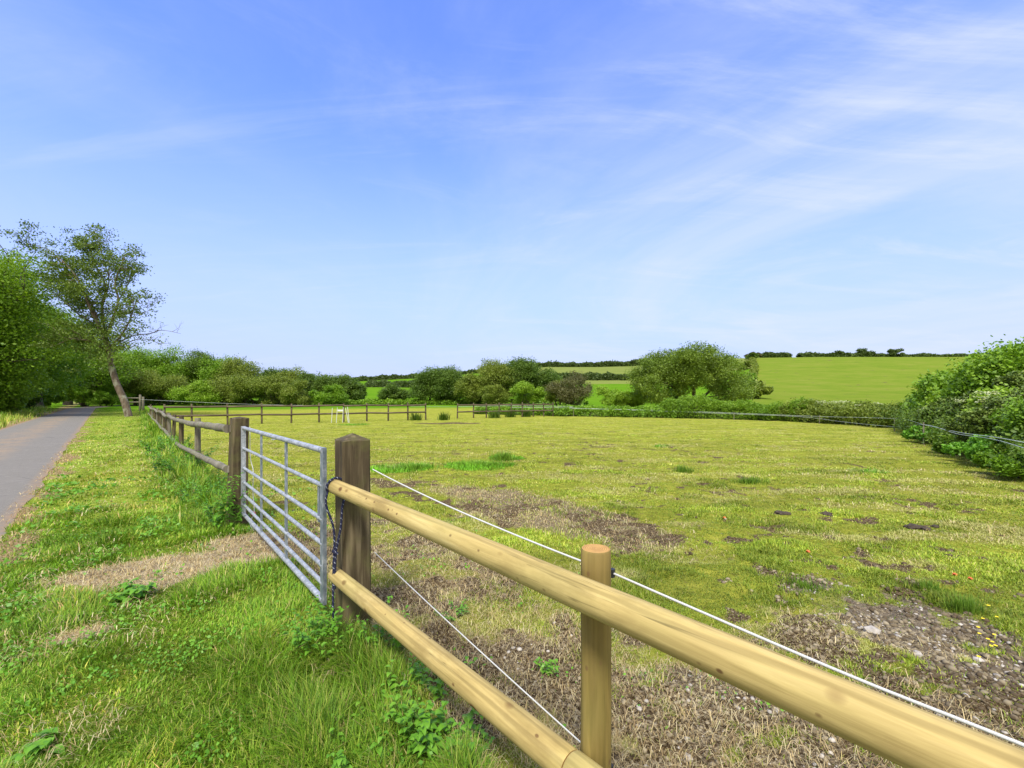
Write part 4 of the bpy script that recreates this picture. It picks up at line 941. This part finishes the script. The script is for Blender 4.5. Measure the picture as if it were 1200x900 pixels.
scrub = [(160, 428, 80, 8, 'leaf_olive', 'olive willow bush under the left end of the wood'), (192, 428, 80, 9, 'leaf_olive', 'wide olive willow bush left of the yellow green bush'),
         (233, 443, 78, 7.5, 'leaf_light', 'bright yellow green rounded bush in front of the wood'), (265, 436, 80, 7, 'leaf_olive', 'grey green bush right of the bright bush'),
         (292, 433, 80, 8, 'leaf_olive', 'rounded willow bush in the middle front of the wood'), (322, 437, 79, 8, 'leaf_olive', 'broad willow bush right of middle before the wood'),
         (352, 446, 78, 7, 'leaf_olive', 'smaller willow bush before the right part of the wood'), (384, 450, 78, 6.5, 'leaf_mid', 'green bush before the dark trees at the right of the wood'),
         (460, 450, 84, 7, 'leaf_dark', 'lone dark bush standing between the wood and the rounded trees')]
for i, (px, yt, D, w, mt, lab) in enumerate(scrub):
    make_tree('willow_bush', px, D, hpx(px, yt, D), w, mt, lab, 'bush', 'bushes in front of the wood', 240+i, lobes=15, leaves=26000, lsize=.2, base=.0, trunks=3, th=.1, clump=.34)
G3 = 'rounded trees in the middle distance'
mid = [(505, 431, 82, 9, 'leaf_dark', 'left rounded dark tree of the middle group'), (527, 431, 82, 8, 'leaf_dark', 'second rounded dark tree of the middle group'),
       (552, 440, 78, 6.5, 'leaf_olive', 'light olive tree between the two dark clumps of the middle group'), (583, 422, 80, 10, 'leaf_olive', 'highest tree left half of the middle group'),
       (613, 420, 80, 9, 'leaf_dark', 'highest dark tree right half of the middle group'), (640, 431, 80, 7, 'leaf_dark', 'dark tree just left of the russet bush')]
for i, (px, yt, D, w, mt, lab) in enumerate(mid):
    make_tree('rounded_tree', px, D, hpx(px, yt, D), w, mt, lab, group=G3, seed=260+i, lobes=24, leaves=42000, lsize=.21, base=.0, clump=.34, shape='dome')
for i, (px, yt, D, w, mt, lab) in enumerate(((617, 448, 70, 6, 'leaf_light', 'pale green bush before the middle group of trees'), (668, 437, 66, 6.6, 'leaf_brown', 'russet brown bush right of the rounded trees'),
    (655, 441, 68, 4, 'leaf_olive', 'olive bush leaning on the left of the russet bush'), (716, 450, 60, 5, 'leaf_light', 'light feathery green bush right of the russet bush'), (736, 452, 58, 4.5, 'leaf_light', 'light feathery green bush just left of the large spreading tree'),
    (575, 447, 74, 5, 'leaf_olive', 'small olive bush at the foot of the middle trees'))):
    make_tree('field_bush', px, D, hpx(px, yt, D), w, mt, lab, 'bush', 'bushes in the middle distance', 280+i, lobes=11, leaves=18000 if i != 3 else 9000, lsize=.17, base=.02, trunks=4, th=.15, clump=.3, gap=1.1)

# large spreading tree right of centre: limbs drawn out, sky seen through
def spreading_tree():
    D = 56.; r = np.random.default_rng(77); base = at(812, 474, D); base.z = float(ground_z(base.x, base.y))
    t_ = thing('spreading_tree', base, 'large spreading tree with bare dark limbs under an open crown, right of centre', 'tree'); V = MB(); cen = []; siz = []
    def P(px, py, dz=0.): return at(px, py, D+dz)
    def limb(pts, r0, r1):
        sp = smooth_path([P(*q) for q in pts], 4); k = len(sp); V.tube(sp, [r0+(r1-r0)*(i/(k-1)) for i in range(k)], 8, False)
    for pts, a, b_ in (([(812, 476), (813, 462), (812, 452), (808, 444), (800, 430, 1)], .30, .1), ([(812, 452), (816, 444), (812, 430, -1), (822, 420)], .18, .06), ([(813, 474), (824, 465), (834, 455, 1), (840, 442, 1), (850, 428, 1)], .2, .06),
        ([(808, 476), (800, 466), (790, 455), (775, 446, -1), (760, 440, -1)], .2, .06), ([(795, 476), (795, 462), (788, 450), (786, 436)], .16, .05), ([(834, 455, 1), (848, 458, 2), (862, 462, 2)], .1, .04), ([(785, 476), (780, 465), (770, 458)], .12, .04), ([(824, 466), (838, 464, -1), (852, 462, -2)], .1, .03)): limb(pts, a, b_)
    lob = [(762, 430, 19), (752, 440, 14), (775, 418, 16), (790, 416, 17), (805, 422, 19), (820, 412, 16), (832, 420, 17), (847, 424, 17), (856, 432, 12), (770, 436, 18), (787, 430, 18), (835, 432, 14), (765, 447, 13), (782, 460, 17), (800, 452, 12), (770, 462, 12), (860, 450, 14), (852, 460, 15), (870, 456, 12), (866, 465, 10), (795, 468, 11), (842, 440, 9), (760, 424, 9), (745, 434, 7), (803, 412, 10), (800, 434, 15), (755, 455, 12), (828, 424, 17), (812, 420, 16), (872, 444, 12), (780, 470, 10), (846, 470, 11), (822, 440, 12), (808, 446, 9), (835, 446, 9), (775, 434, 15), (845, 450, 12)]
    for px, py, q in lob:
        py += 4
        R_ = 1.12*q/F*D; c0 = np.array(P(px, py, r.normal(0, 2.2))); nc = 20; d = r.normal(0, 1, (nc, 3)); d /= np.linalg.norm(d, axis=1, keepdims=True)
        cc = c0+d*R_*(.4+.5*r.random((nc, 1)))*np.array([1, 1.2, .85]); n = int(3600*(q/16)**2); w = r.integers(0, nc, n); off = np.clip(r.normal(0, 1, (n, 3)), -2, 2)*np.array([1, 1, .6])
        cen.append(cc[w]+off*R_*.27); siz.append(.18*(.6+.8*r.random(n)))
    V.build('trunk', M['bark_dark'], t_); cen = np.concatenate(cen)-np.array(base); link('crown', leaf_mesh('crown', cen, np.concatenate(siz), .4, .6, r), M['leaf_mid2'], t_, (0, 0, 0), True)
M['leaf_mid2'] = leaf_mat('leaf_oak', (0.071, 0.123, 0.013), (0.133, 0.206, 0.022), (0.231, 0.314, 0.039))
spreading_tree()

# hedges: an earth bank clothed in leaves
def hedge(name, pts, width, height, n, lsize, mat, label, seed, bank=True, tall=.35, cat='hedge', zlift=0.):
    r = np.random.default_rng(seed); P_ = [Vector((x, y, 0)) for x, y in pts]; sp = smooth_path(P_, 8) if len(P_) > 2 else [P_[0].lerp(P_[1], k/12) for k in range(13)]
    o0 = Vector((sp[0].x, sp[0].y, float(ground_z(sp[0].x, sp[0].y)))); t_ = thing(name, o0, label, cat)
    xs = np.array([(p.x, p.y) for p in sp]); seg = np.hypot(*(xs[1:]-xs[:-1]).T); cum = np.concatenate([[0], np.cumsum(seg)]); Ln = cum[-1]
    q = r.random(n)*Ln; X = np.interp(q, cum, xs[:, 0]); Y = np.interp(q, cum, xs[:, 1]); tx_ = np.interp(q+.5, cum, xs[:, 0])-np.interp(q-.5, cum, xs[:, 0]); ty_ = np.interp(q+.5, cum, xs[:, 1])-np.interp(q-.5, cum, xs[:, 1])
    nl = np.hypot(tx_, ty_)+1e-9; nx_, ny_ = -ty_/nl, tx_/nl
    th = r.random(n)*math.pi; rr = .78+.28*r.random(n)+.22*(fbm(q, q*0+7, .5, seed+9, 2) > .55)*r.random(n)**2; hh = height*(1-tall+2*tall*fbm(q, q*0, height*2.2, seed, 3)); 
    lump = .55+.9*fbm(q, th*height, max(.7, height*.7), seed+3, 4)
    X = X+nx_*np.cos(th)*width*.5*rr*lump; Y = Y+ny_*np.cos(th)*width*.5*rr*lump; Zc = ground_z(X, Y)+np.sin(th)**.6*hh*rr*(.7+.3*lump)+zlift
    link('foliage', leaf_mesh('foliage', np.stack([X, Y, Zc], 1)-np.array(o0), lsize*(.5+r.random(n)), .4, .6, r), M[mat], t_, (0, 0, 0), True)
    if bank:
        b_ = MB(); v = []; k = 9; m_ = len(sp)
        for i, p in enumerate(sp):
            t2 = (sp[min(i+1, m_-1)]-sp[max(i-1, 0)]).normalized(); n2 = Vector((-t2.y, t2.x, 0)); ht = height*.72*(1-tall+2*tall*float(fbm(cum[i], 0, height*2.2, seed, 3)))
            for j in range(k):
                w = math.pi*j/(k-1); pp_ = p+n2*math.cos(w)*width*.40; v.append((pp_.x, pp_.y, float(ground_z(pp_.x, pp_.y))-.05+math.sin(w)**.6*ht+zlift))
        b_.add(v, [(i*k+j, i*k+j+1, (i+1)*k+j+1, (i+1)*k+j) for i in range(m_-1) for j in range(k-1)], 0); b_.build('bank', M['bank'], t_)
    return t_
M['bank'] = plain('hedge_bank', (.045, .060, .018), .95, .5, 0, 5)
hedge('hedgerow', [(-3, 44.5), (3.6, 39.6), (9.5, 37.2), (13, 35.3)], 2.6, .75, 42000, .12, 'leaf_mid', 'low green hedge bank at the field edge below the russet bush and large tree', 301)
hedge('hedgerow', [(12, 36.2), (16.4, 33.2), (19.5, 29.5)], 2.8, 1.25, 42000, .11, 'leaf_lane', 'higher green hedge at the far right corner of the paddock below the hill field', 302)
hedge('hedgerow', [(19.0, 30.5), (20.2, 26.8), (20.6, 23.2)], 2.8, 1.1, 34000, .10, 'leaf_olive', 'purplish green hedge behind the corner stake of the electric fence', 303)
# verge of green scrub at the foot of the wood
hedge('hedgerow', [(-78, 86), (-55, 84), (-38, 83), (-22, 82), (-2, 80), (12, 74)], 3.5, .8, 30000, .3, 'leaf_mid', 'long low strip of rank growth at the foot of the wood', 304, False)
# hill hedges
hedge('hedgerow', [(50, 92), (63, 120), (80, 150), (95, 180), (117, 218)], 2.0, 1.0, 16000, .45, 'leaf_olive', 'scrubby hedge climbing the hill along the left side of the big hill field', 305)
hedge('hedgerow', [(119, 219), (135, 222)], 4, 2.6, 7000, .7, 'leaf_far', 'short dark hedge on the ridge left of the gateway gap', 306)
hedge('hedgerow', [(140, 222), (190, 224), (236, 226), (300, 226)], 4, 2.2, 22000, .75, 'leaf_far', 'long level ridge hedge on top of the hill field', 307)
hedge('hedgerow', [(12, 292), (60, 290), (105, 262)], 5, 3.4, 16000, .9, 'leaf_far', 'distant ridge hedge behind the russet bush, left of the large tree', 308)
hedge('hedgerow', [(14, 168), (40, 166), (60, 162)], 4, 2.2, 11000, .6, 'leaf_far', 'distant hedge dividing the two green fields left of the large tree', 309)
hedge('hedgerow', [(-110, 316), (-60, 314), (-20, 312), (14, 306)], 5, 3.2, 14000, .9, 'leaf_far', 'distant hedge on the low skyline between wood and middle trees', 310)
hedge('hedgerow', [(-60, 190), (-40, 176), (-18, 160)], 4, 2.2, 8000, .6, 'leaf_far', 'faint hedge slanting across the small distant field at the gap', 311)
# ridge trees
for i, (px, yt, D, w, mt, lab, kw) in enumerate(((885, 416, 212, 12, 'leaf_brown', 'reddish dark round tree at the top left corner of the hill field', {}), (946, 417.5, 222, 5, 'leaf_far', 'small dark bush left of the gateway on the ridge', {}),
    (972, 415.5, 224, 7, 'leaf_far', 'low bent tree on the ridge just right of the gateway gap', dict(wind=.6)), (984, 412.5, 224, 9, 'leaf_far', 'wind bent arched tree on the ridge', dict(wind=.8)), (1012, 410.5, 224, 9, 'leaf_far', 'tallest rounded tree standing alone on the ridge', {}),
    (1022, 415.5, 224, 5, 'leaf_far', 'small bush touching the right of the tallest ridge tree', {}), (1048, 411, 222, 9, 'leaf_far', 'open umbrella shaped tree at the right of the ridge', dict(gap=.5)), (872, 430, 150, 7, 'leaf_olive', 'round bush halfway up the hill beside the climbing hedge', {}),
    (878, 441, 104, 3.6, 'leaf_mid', 'small round bush low on the hill hedge, beside the large tree', {}), (889, 450, 84, 4.2, 'leaf_olive', 'olive bush at the foot of the hedge climbing the hill', {}), (882, 425, 180, 7, 'leaf_dark', 'dark bush high on the climbing hedge under the reddish tree', {}),
    (905, 416.5, 224, 9, 'leaf_far', 'low dark bush on the ridge right of the reddish tree', {}), (672, 427, 288, 12, 'leaf_far', 'small rounded tree on the distant ridge over the russet bush', {}), (688, 427.5, 286, 9, 'leaf_far', 'second small rounded tree on the distant ridge over the russet bush', {}))):
    h_ = hpx(px, yt, D); make_tree('ridge_tree', px, D, max(h_*1.3, 2.8), w, mt, lab, group='small trees on the far ridges', seed=330+i, lobes=9, leaves=2600, lsize=.7, base=.1 if w > 6 else 0., clump=.34, th=.3, **kw)

# right-hand hedge of gorse, bramble and elder
G4 = 'shrubs massed along the right side of the paddock'
right = [  # px, ytop, D, width, mat, label
    (1108, 452, 22.5, 3.6, 'leaf_mid', 'low green bramble bank at the left foot of the right hand thicket'),
    (1132, 430, 19.5, 4.2, 'leaf_mid', 'green bramble bank rising up the thicket, second from its left foot'),
    (1166, 407, 17.5, 4.2, 'leaf_light', 'tall pale green sallow at the top left of the right hand thicket'),
    (1203, 396, 15.5, 4.6, 'leaf_mid', 'tallest pale green sallow at the right picture edge'),
    (1090, 479, 19.8, 2.4, 'leaf_light', 'light green elder with cream blossom at the field corner'),
    (1117, 466, 16.0, 1.9, 'leaf_gorse', 'dark gorse bush behind the electric ropes, left one'),
    (1170, 456, 13.2, 2.6, 'leaf_light', 'light green elder with white flower heads inside the thicket'),
    (1148, 461, 14.6, 1.7, 'leaf_gorse', 'dark gorse bush between the two elders'),
    (1186, 468, 11.0, 2.4, 'leaf_gorse', 'big dark gorse bush above the ropes near the right edge'),
    (1188, 432, 13.6, 1.6, 'leaf_gorse', 'small high dark gorse bush against the pale sallow'),
    (1216, 440, 11.2, 2.6, 'leaf_gorse', 'gorse bush cut by the right picture edge'),
    (1240, 455, 9.4, 2.8, 'leaf_mid', 'leafy bramble mass cut off at the right picture edge'),
    (1100, 499, 15.4, 2.2, 'leaf_weed', 'low bramble skirt under the left gorse bush'),
    (1128, 508, 12.4, 2.2, 'leaf_mid', 'low bramble skirt in the middle of the right hand thicket'),
    (1160, 512, 10.4, 2.2, 'leaf_weed', 'low leafy skirt of bramble and nettle under the big gorse'),
    (1205, 522, 8.7, 2.2, 'leaf_mid', 'low leafy skirt nearest the camera at the right edge')]
def shrub(i, px, yt, D, w, mt, lab):
    x = (px-600)/F*D; z = float(ground_z(x, D)); H = 1.12*(CAMH+(466-yt)/F*D-z); r = np.random.default_rng(400+i)
    t_ = thing('gorse_bush' if 'gorse' in mt else ('elder_shrub' if 'elder' in lab else 'bramble_bush' if 'sallow' not in lab else 'sallow_bush'), (x, D, z), lab, 'bush', G4)
    ls = .055*max(1, D/9.)*(1.0 if mt != 'leaf_gorse' else .8); n = int(26000 if H > 1.2 else 17000)
    V, cr = tree_data(400+i, H, w, trunks=4, th=.12, leaves=n, lsize=ls*1.35, base=.0, lobes=16, clump=.34 if mt != 'leaf_gorse' else .22, gap=1.2, Dp=w*.9, shape='dome')
    link('stems', V.mesh('stems', M['bark_dark']), None, t_, (0, 0, 0), True); link('foliage', cr, M[mt], t_, (0, 0, 0), True)
    if 'elder' in lab or 'sallow' in lab and False:
        cen = []
        for _ in range(8):
            th = r.random()*6.28; e = r.random(); c0 = np.array([math.cos(th)*w*.42*math.sqrt(1-e*e*.8), -abs(math.sin(th))*w*.40*math.sqrt(1-e*e*.8), H*(.55+.45*e)]); m_ = 42
            cen.append(c0+np.clip(r.normal(0, 1, (m_, 3)), -1.6, 1.6)*np.array([.085, .085, .022]))
        link('blossom', leaf_mesh('blossom', np.concatenate(cen), .045*D/14*(.6+.8*r.random(8*42)), 1.5, .9, r), M['blossom'], t_, (0, 0, 0), True)
    return t_
for i, a in enumerate(right): shrub(i, *a)
# bank that carries the thicket
hedge('hedge_bank', [(21.5, 24), (18.6, 18.8), (15.4, 14.2), (12.6, 10.2), (10.6, 6.5)], 3.4, 1.25, 52000, .075, 'leaf_dark', 'dark overgrown bank under the right hand thicket', 320)
for i, (x, y, lab) in enumerate(((19.9, 29.6, 'cream blossoming elder over the corner hedge, left one'), (20.3, 26.6, 'cream blossoming elder over the corner hedge, right one'))):
    shrub(30+i, 600+x/y*F, 474-i*1, y, 3.0, 'leaf_light', lab)

# upright saplings in the thicket
# ------------------------------------------------------------ plants close by
def weed(name, px, D, h, spread, n, ls, mat, lab, cat='plant', grp='leafy weeds near the gate and rails', seed=1, x=None):
    r = np.random.default_rng(seed); x = (px-600)/F*D if x is None else x; z = float(ground_z(x, D)); t_ = thing(name, (x, D, z), lab, cat, grp)
    V = MB(); C_ = []; A_ = []
    for _ in range(n):
        th = r.random()*6.28; q = spread*math.sqrt(r.random()); bx_, by_ = math.cos(th)*q, math.sin(th)*q; hh = h*(.5+.6*r.random()); lx, ly = r.normal(0, .25, 2)*hh+np.array([bx_, by_])*.5
        pts = [(bx_, by_, -.01), (bx_+lx*.3, by_+ly*.3, hh*.5), (bx_+lx, by_+ly, hh)]; V.tube(pts, [.0022, .0018, .001], 5, False)
        k = int(4+hh/.028)
        for j in range(k):
            f = .2+.8*j/(k-1); C_.append((bx_+lx*f*f, by_+ly*f*f, hh*f)); A_.append((r.random()*6.28+j*2.1, ls*(1.15-.55*f)*(.8+.4*r.random())))
    Vx = []; Fc = []
    for (cx, cy, cz), (an, s_) in zip(C_, A_):
        dx, dy = math.cos(an), math.sin(an); px_, py_ = -dy, dx; b0 = len(Vx); dz = r.uniform(-.35, .25)
        prof = ((0, 0), (.25, .24), (.5, .30), (.78, .17), (1, 0)); rows = []
        for f, wd in prof:
            zc = cz+s_*(dz*f+.22*math.sin(f*3.1)); 
            if wd == 0: rows.append([len(Vx)]); Vx.append((cx+dx*s_*f, cy+dy*s_*f, zc))
            else:
                rows.append([len(Vx), len(Vx)+1, len(Vx)+2])
                for k2 in (-1, 0, 1): Vx.append((cx+dx*s_*f+px_*k2*wd*s_, cy+dy*s_*f+py_*k2*wd*s_, zc+(0.07*s_ if k2 else 0)))
        Fc += [(rows[0][0], rows[1][0], rows[1][1]), (rows[0][0], rows[1][1], rows[1][2])]
        for a, b_ in ((1, 2), (2, 3)): Fc += [(rows[a][0], rows[b_][0], rows[b_][1], rows[a][1]), (rows[a][1], rows[b_][1], rows[b_][2], rows[a][2])]
        Fc += [(rows[3][0], rows[4][0], rows[3][1]), (rows[3][1], rows[4][0], rows[3][2])]
    me = bpy.data.meshes.new('leaves'); me.from_pydata(Vx, [], Fc); me.polygons.foreach_set('use_smooth', [True]*len(Fc)); me.update()
    link('stems', V.mesh('stems', M['stem']), None, t_, (0, 0, 0), True); link('leaves', me, M[mat], t_, (0, 0, 0), True); return t_
M['stem'] = plain('green_stem', (.12, .17, .04), .6, .3)
W_ = [('nettle', 372, 2.82, .24, .14, 16, .055, 'nettle clump hiding the foot of the gate stile'), ('nettle', 398, 2.72, .17, .12, 12, .05, 'short nettles at the foot of the near gate post below the dark rope'),
      ('nettle', 452, 2.75, .26, .12, 12, .055, 'nettles on the paddock side of the near gate post'), ('nettle', 468, 2.15, .16, .16, 14, .055, 'nettles under the lower yellow rail, nearest the gate post'),
      ('nettle', 520, 2.05, .17, .14, 14, .06, 'broad leaved nettles under the middle of the lower yellow rail'), ('nettle', 505, 2.45, .18, .14, 12, .055, 'nettles behind the lower yellow rail by the white rope'),
      ('nettle', 560, 1.95, .11, .10, 8, .045, 'low nettles under the lower rail nearest the round post'), ('nettle', 430, 1.95, .12, .14, 10, .05, 'low nettles in the grass in front of the lower yellow rail'),
      ('nettle', 262, 5.35, .62, .22, 16, .075, 'tall weeds climbing the far gate post'), ('nettle', 238, 6.6, .5, .3, 16, .08, 'tall weeds at the first post of the old fence'),
      ('nettle', 213, 9.0, .55, .4, 20, .10, 'weed clump around the second post of the old fence'), ('nettle', 196, 12.5, .5, .5, 20, .13, 'weed clump along the old fence beyond its second post'),
      ('dock_plant', 150, 3.45, .12, .10, 8, .10, 'dock plant with broad dark leaves on the verge by the bare strip'), ('dock_plant', 45, 1.98, .07, .06, 5, .07, 'small dock rosette low at the left edge of the verge'),
      ('nettle', 672, 1.78, .09, .06, 6, .05, 'little weed at the left foot of the new round post'), ('nettle', 640, 2.6, .06, .07, 6, .04, 'small weed on the straw between the ropes'),
      ('nettle', 530, 3.2, .09, .1, 8, .045, 'small weed clump on the straw beyond the lower white rope')]
for i, (nm, px, D, h, sp_, n, ls, lab) in enumerate(W_): weed(nm, px, D, h, sp_, n, ls, 'leaf_weed', lab, seed=500+i)

# grass tussocks standing out in the paddock and along the fence
def tussock(px, D, h, spread, n, lab, seed, tone=1.0):
    r = np.random.default_rng(seed); x0 = (px-600)/F*D; x = x0+r.normal(0, spread*.5, n); y = D+r.normal(0, spread*.4, n)
    z = ground_z(x, y); z0 = float(ground_z(x0, D)); cols = np.array([(.08, .16, .015), (.12, .23, .02), (.17, .28, .03)])[r.integers(0, 3, n)]*tone
    o = blades('grass_tussock', x-x0, y-D, z-z0, h*(.5+.7*r.random(n)), np.full(n, .004*max(1, D/3)), np.clip(r.normal(.35, .25, n), 0, .95), cols, np.arctan2(y-D, x-x0)+r.normal(0, .7, n)); o.location = (x0, D, z0)
    tag(o, lab, 'grass tussock', 'grass tussocks in the paddock')
tussock(1130, 3.3, .14, .10, 260, 'upright green tussock at the right, beyond the gravel and yellow flowers', 601)
tussock(942, 3.75, .07, .16, 300, 'low dark green tussock left of the gravel patch', 602)
tussock(1090, 3.7, .10, .12, 240, 'thin tussock between the gravel and the upright one', 603)
tussock(488, 9.9, .16, .45, 420, 'bright green tussock beyond the near gate post, left one', 604, 1.3)
tussock(560, 10.4, .15, .55, 480, 'wide bright green tussock in the middle of the left paddock', 605, 1.4)
tussock(590, 11.2, .26, .25, 300, 'taller bright tussock at the right end of the wide one', 606, 1.3)
tussock(800, 9.5, .14, .2, 220, 'small tussock alone in mid paddock', 607)
tussock(878, 8.3, .12, .25, 260, 'low tussock right of the middle of the paddock', 608)
for k, (px, D) in enumerate(((519, 31.5), (580, 34.5), (598, 36), (616, 37), (487, 31.0))): tussock(px, D, .6, .35, 160, ('dark weed tuft by the gap of the cross fences', 'dark tuft at the second post of the shorter cross fence', 'dark tuft in the middle of the shorter cross fence', 'dark tuft right of middle at the shorter cross fence', 'dark tuft near the right end of the long cross fence')[k], 620+k, .6)

# yellow flowers and red leaves
ft = thing('buttercup_plant', gzp((1158-600)/F*2.9, 2.9, 0), 'little patch of yellow buttercups right of the gravel', 'flowers')
r = np.random.default_rng(9)
for k in range(11):
    px = 1158+r.normal(0, 14); D = 2.9+r.normal(0, .12); x = (px-600)/F*D; g_ = float(ground_z(x, D)); h_ = .04+.04*r.random()
    b_ = MB(); b_.tube([(x, D, g_), (x+.004, D, g_+h_)], .0012, 4, False); b_.add([(x+.004, D, g_+h_)]+[(x+.004+.010*math.cos(w), D+.010*math.sin(w), g_+h_+.004) for w in np.linspace(0, 6.28, 11)[:-1]], [(0, i, i % 10+1) for i in range(1, 11)], 1); b_.build('flower', [M['stem'], M['yellow']], ft)
for px, D, lab in ((1118, 3.98, 'bright red dead leaf on the grass at the right of the paddock'), (1136, 3.9, 'dark red leaf next to the bright red leaf'), (946, 4.5, 'orange dead leaf lying left of the red leaves'), (848, 5.85, 'small orange leaf in mid paddock')):
    x = (px-600)/F*D; g_ = float(ground_z(x, D)); b_ = MB()
    pts = [(0, 0, .012)]+[(.021*math.cos(w)*(1+.4*math.cos(3*w)), .016*math.sin(w)*(1+.3*math.sin(2*w)), .022+.012*math.sin(2*w)) for w in np.linspace(0, 6.28, 15)[:-1]]
    b_.add([(a+x, c_+D, e+g_) for a, c_, e in pts], [(0, i, i % 14+1) for i in range(1, 15)]); o = b_.build('fallen_leaf', M['red_leaf'], None, (x, D, g_)); tag(o, lab, 'leaf', 'red and orange leaves in the paddock')

# heads of cow parsley and elder in the corner hedges
M['parsley'] = M['blossom']
def umbels(name, pxs, D0, n, lab, seed, y0, y1):
    r = np.random.default_rng(seed); x0 = (sum(pxs)/2-600)/F*D0; base = gzp(x0, D0, 0); t_ = thing(name, base, lab, 'wildflowers', 'cow parsley along the corner hedge'); V = MB(); cen = []
    for _ in range(n):
        D = D0+r.normal(0, .5); px = r.uniform(*pxs); p = at(px, r.uniform(y0, y1), D); g_ = float(ground_z(p.x, p.y)); V.tube([(p.x, p.y, g_), (p.x+.03, p.y, (p.z+g_)/2), p], .008, 4, False)
        for _ in range(5):
            c0 = np.array(p)+np.array([*r.normal(0, .07, 2), r.normal(0, .03)]); cen.append(c0+r.normal(0, 1, (9, 3))*np.array([.035, .035, .008]))
    V.build('stems', M['stem'], t_); cen = np.concatenate(cen)-np.array(base); link('blossom', leaf_mesh('blossom', cen, .05*(.6+.8*r.random(len(cen))), 1.5, .9, r), M['parsley'], t_, (0, 0, 0), True)
umbels('cow_parsley', (952, 985), 29.2, 90, 'cream cow parsley heads over the hedge at the foot of the hill field', 701, 470, 480)
umbels('cow_parsley', (985, 1010), 27.8, 40, 'thinner cream cow parsley heads, right part of the corner hedge', 702, 470, 478)
umbels('cow_parsley', (1078, 1108), 19.0, 80, 'white flower heads beside the corner stake at the left of the thicket', 703, 478, 492)
umbels('cow_parsley', (1150, 1195), 12.4, 9, 'white flower heads high in the right hand thicket', 704, 456, 470)

# small broad leaves matted into the near verge and along the fence foot
def leaf_mat_cover():
    r = np.random.default_rng(44); n = 260000; D = .6*np.exp(r.random(n)*math.log(9/.6)); x = D*(r.random(n)*2.6-1.3); y = D; Zn = zones(x, y); c_ = sst(fbm(x, y, .33, 111, 3), .52, .64)
    p = c_*((Zn['s'] < .25)*(Zn['rs'] < -.1)+(Zn['s'] >= .25)*(Zn['s'] < 1.8)*.35)*(1-np.clip(Zn['straw'], 0, 1)*.9)*.32; k = r.random(n) < p; x, y = x[k], y[k]; rr = np.hypot(x, y)
    z = ground_z(x, y)+.02+.05*r.random(len(x)); o = link('low_weeds', leaf_mesh('low_weeds', np.stack([x, y, z], 1), .016*np.maximum(1, rr/3)*(.7+.9*r.random(len(x))), .9, .75, r), M['leaf_weed']); tag(o, 'small broad leaved weeds matted through the grass by the fence', 'weeds', kind='stuff')
leaf_mat_cover()
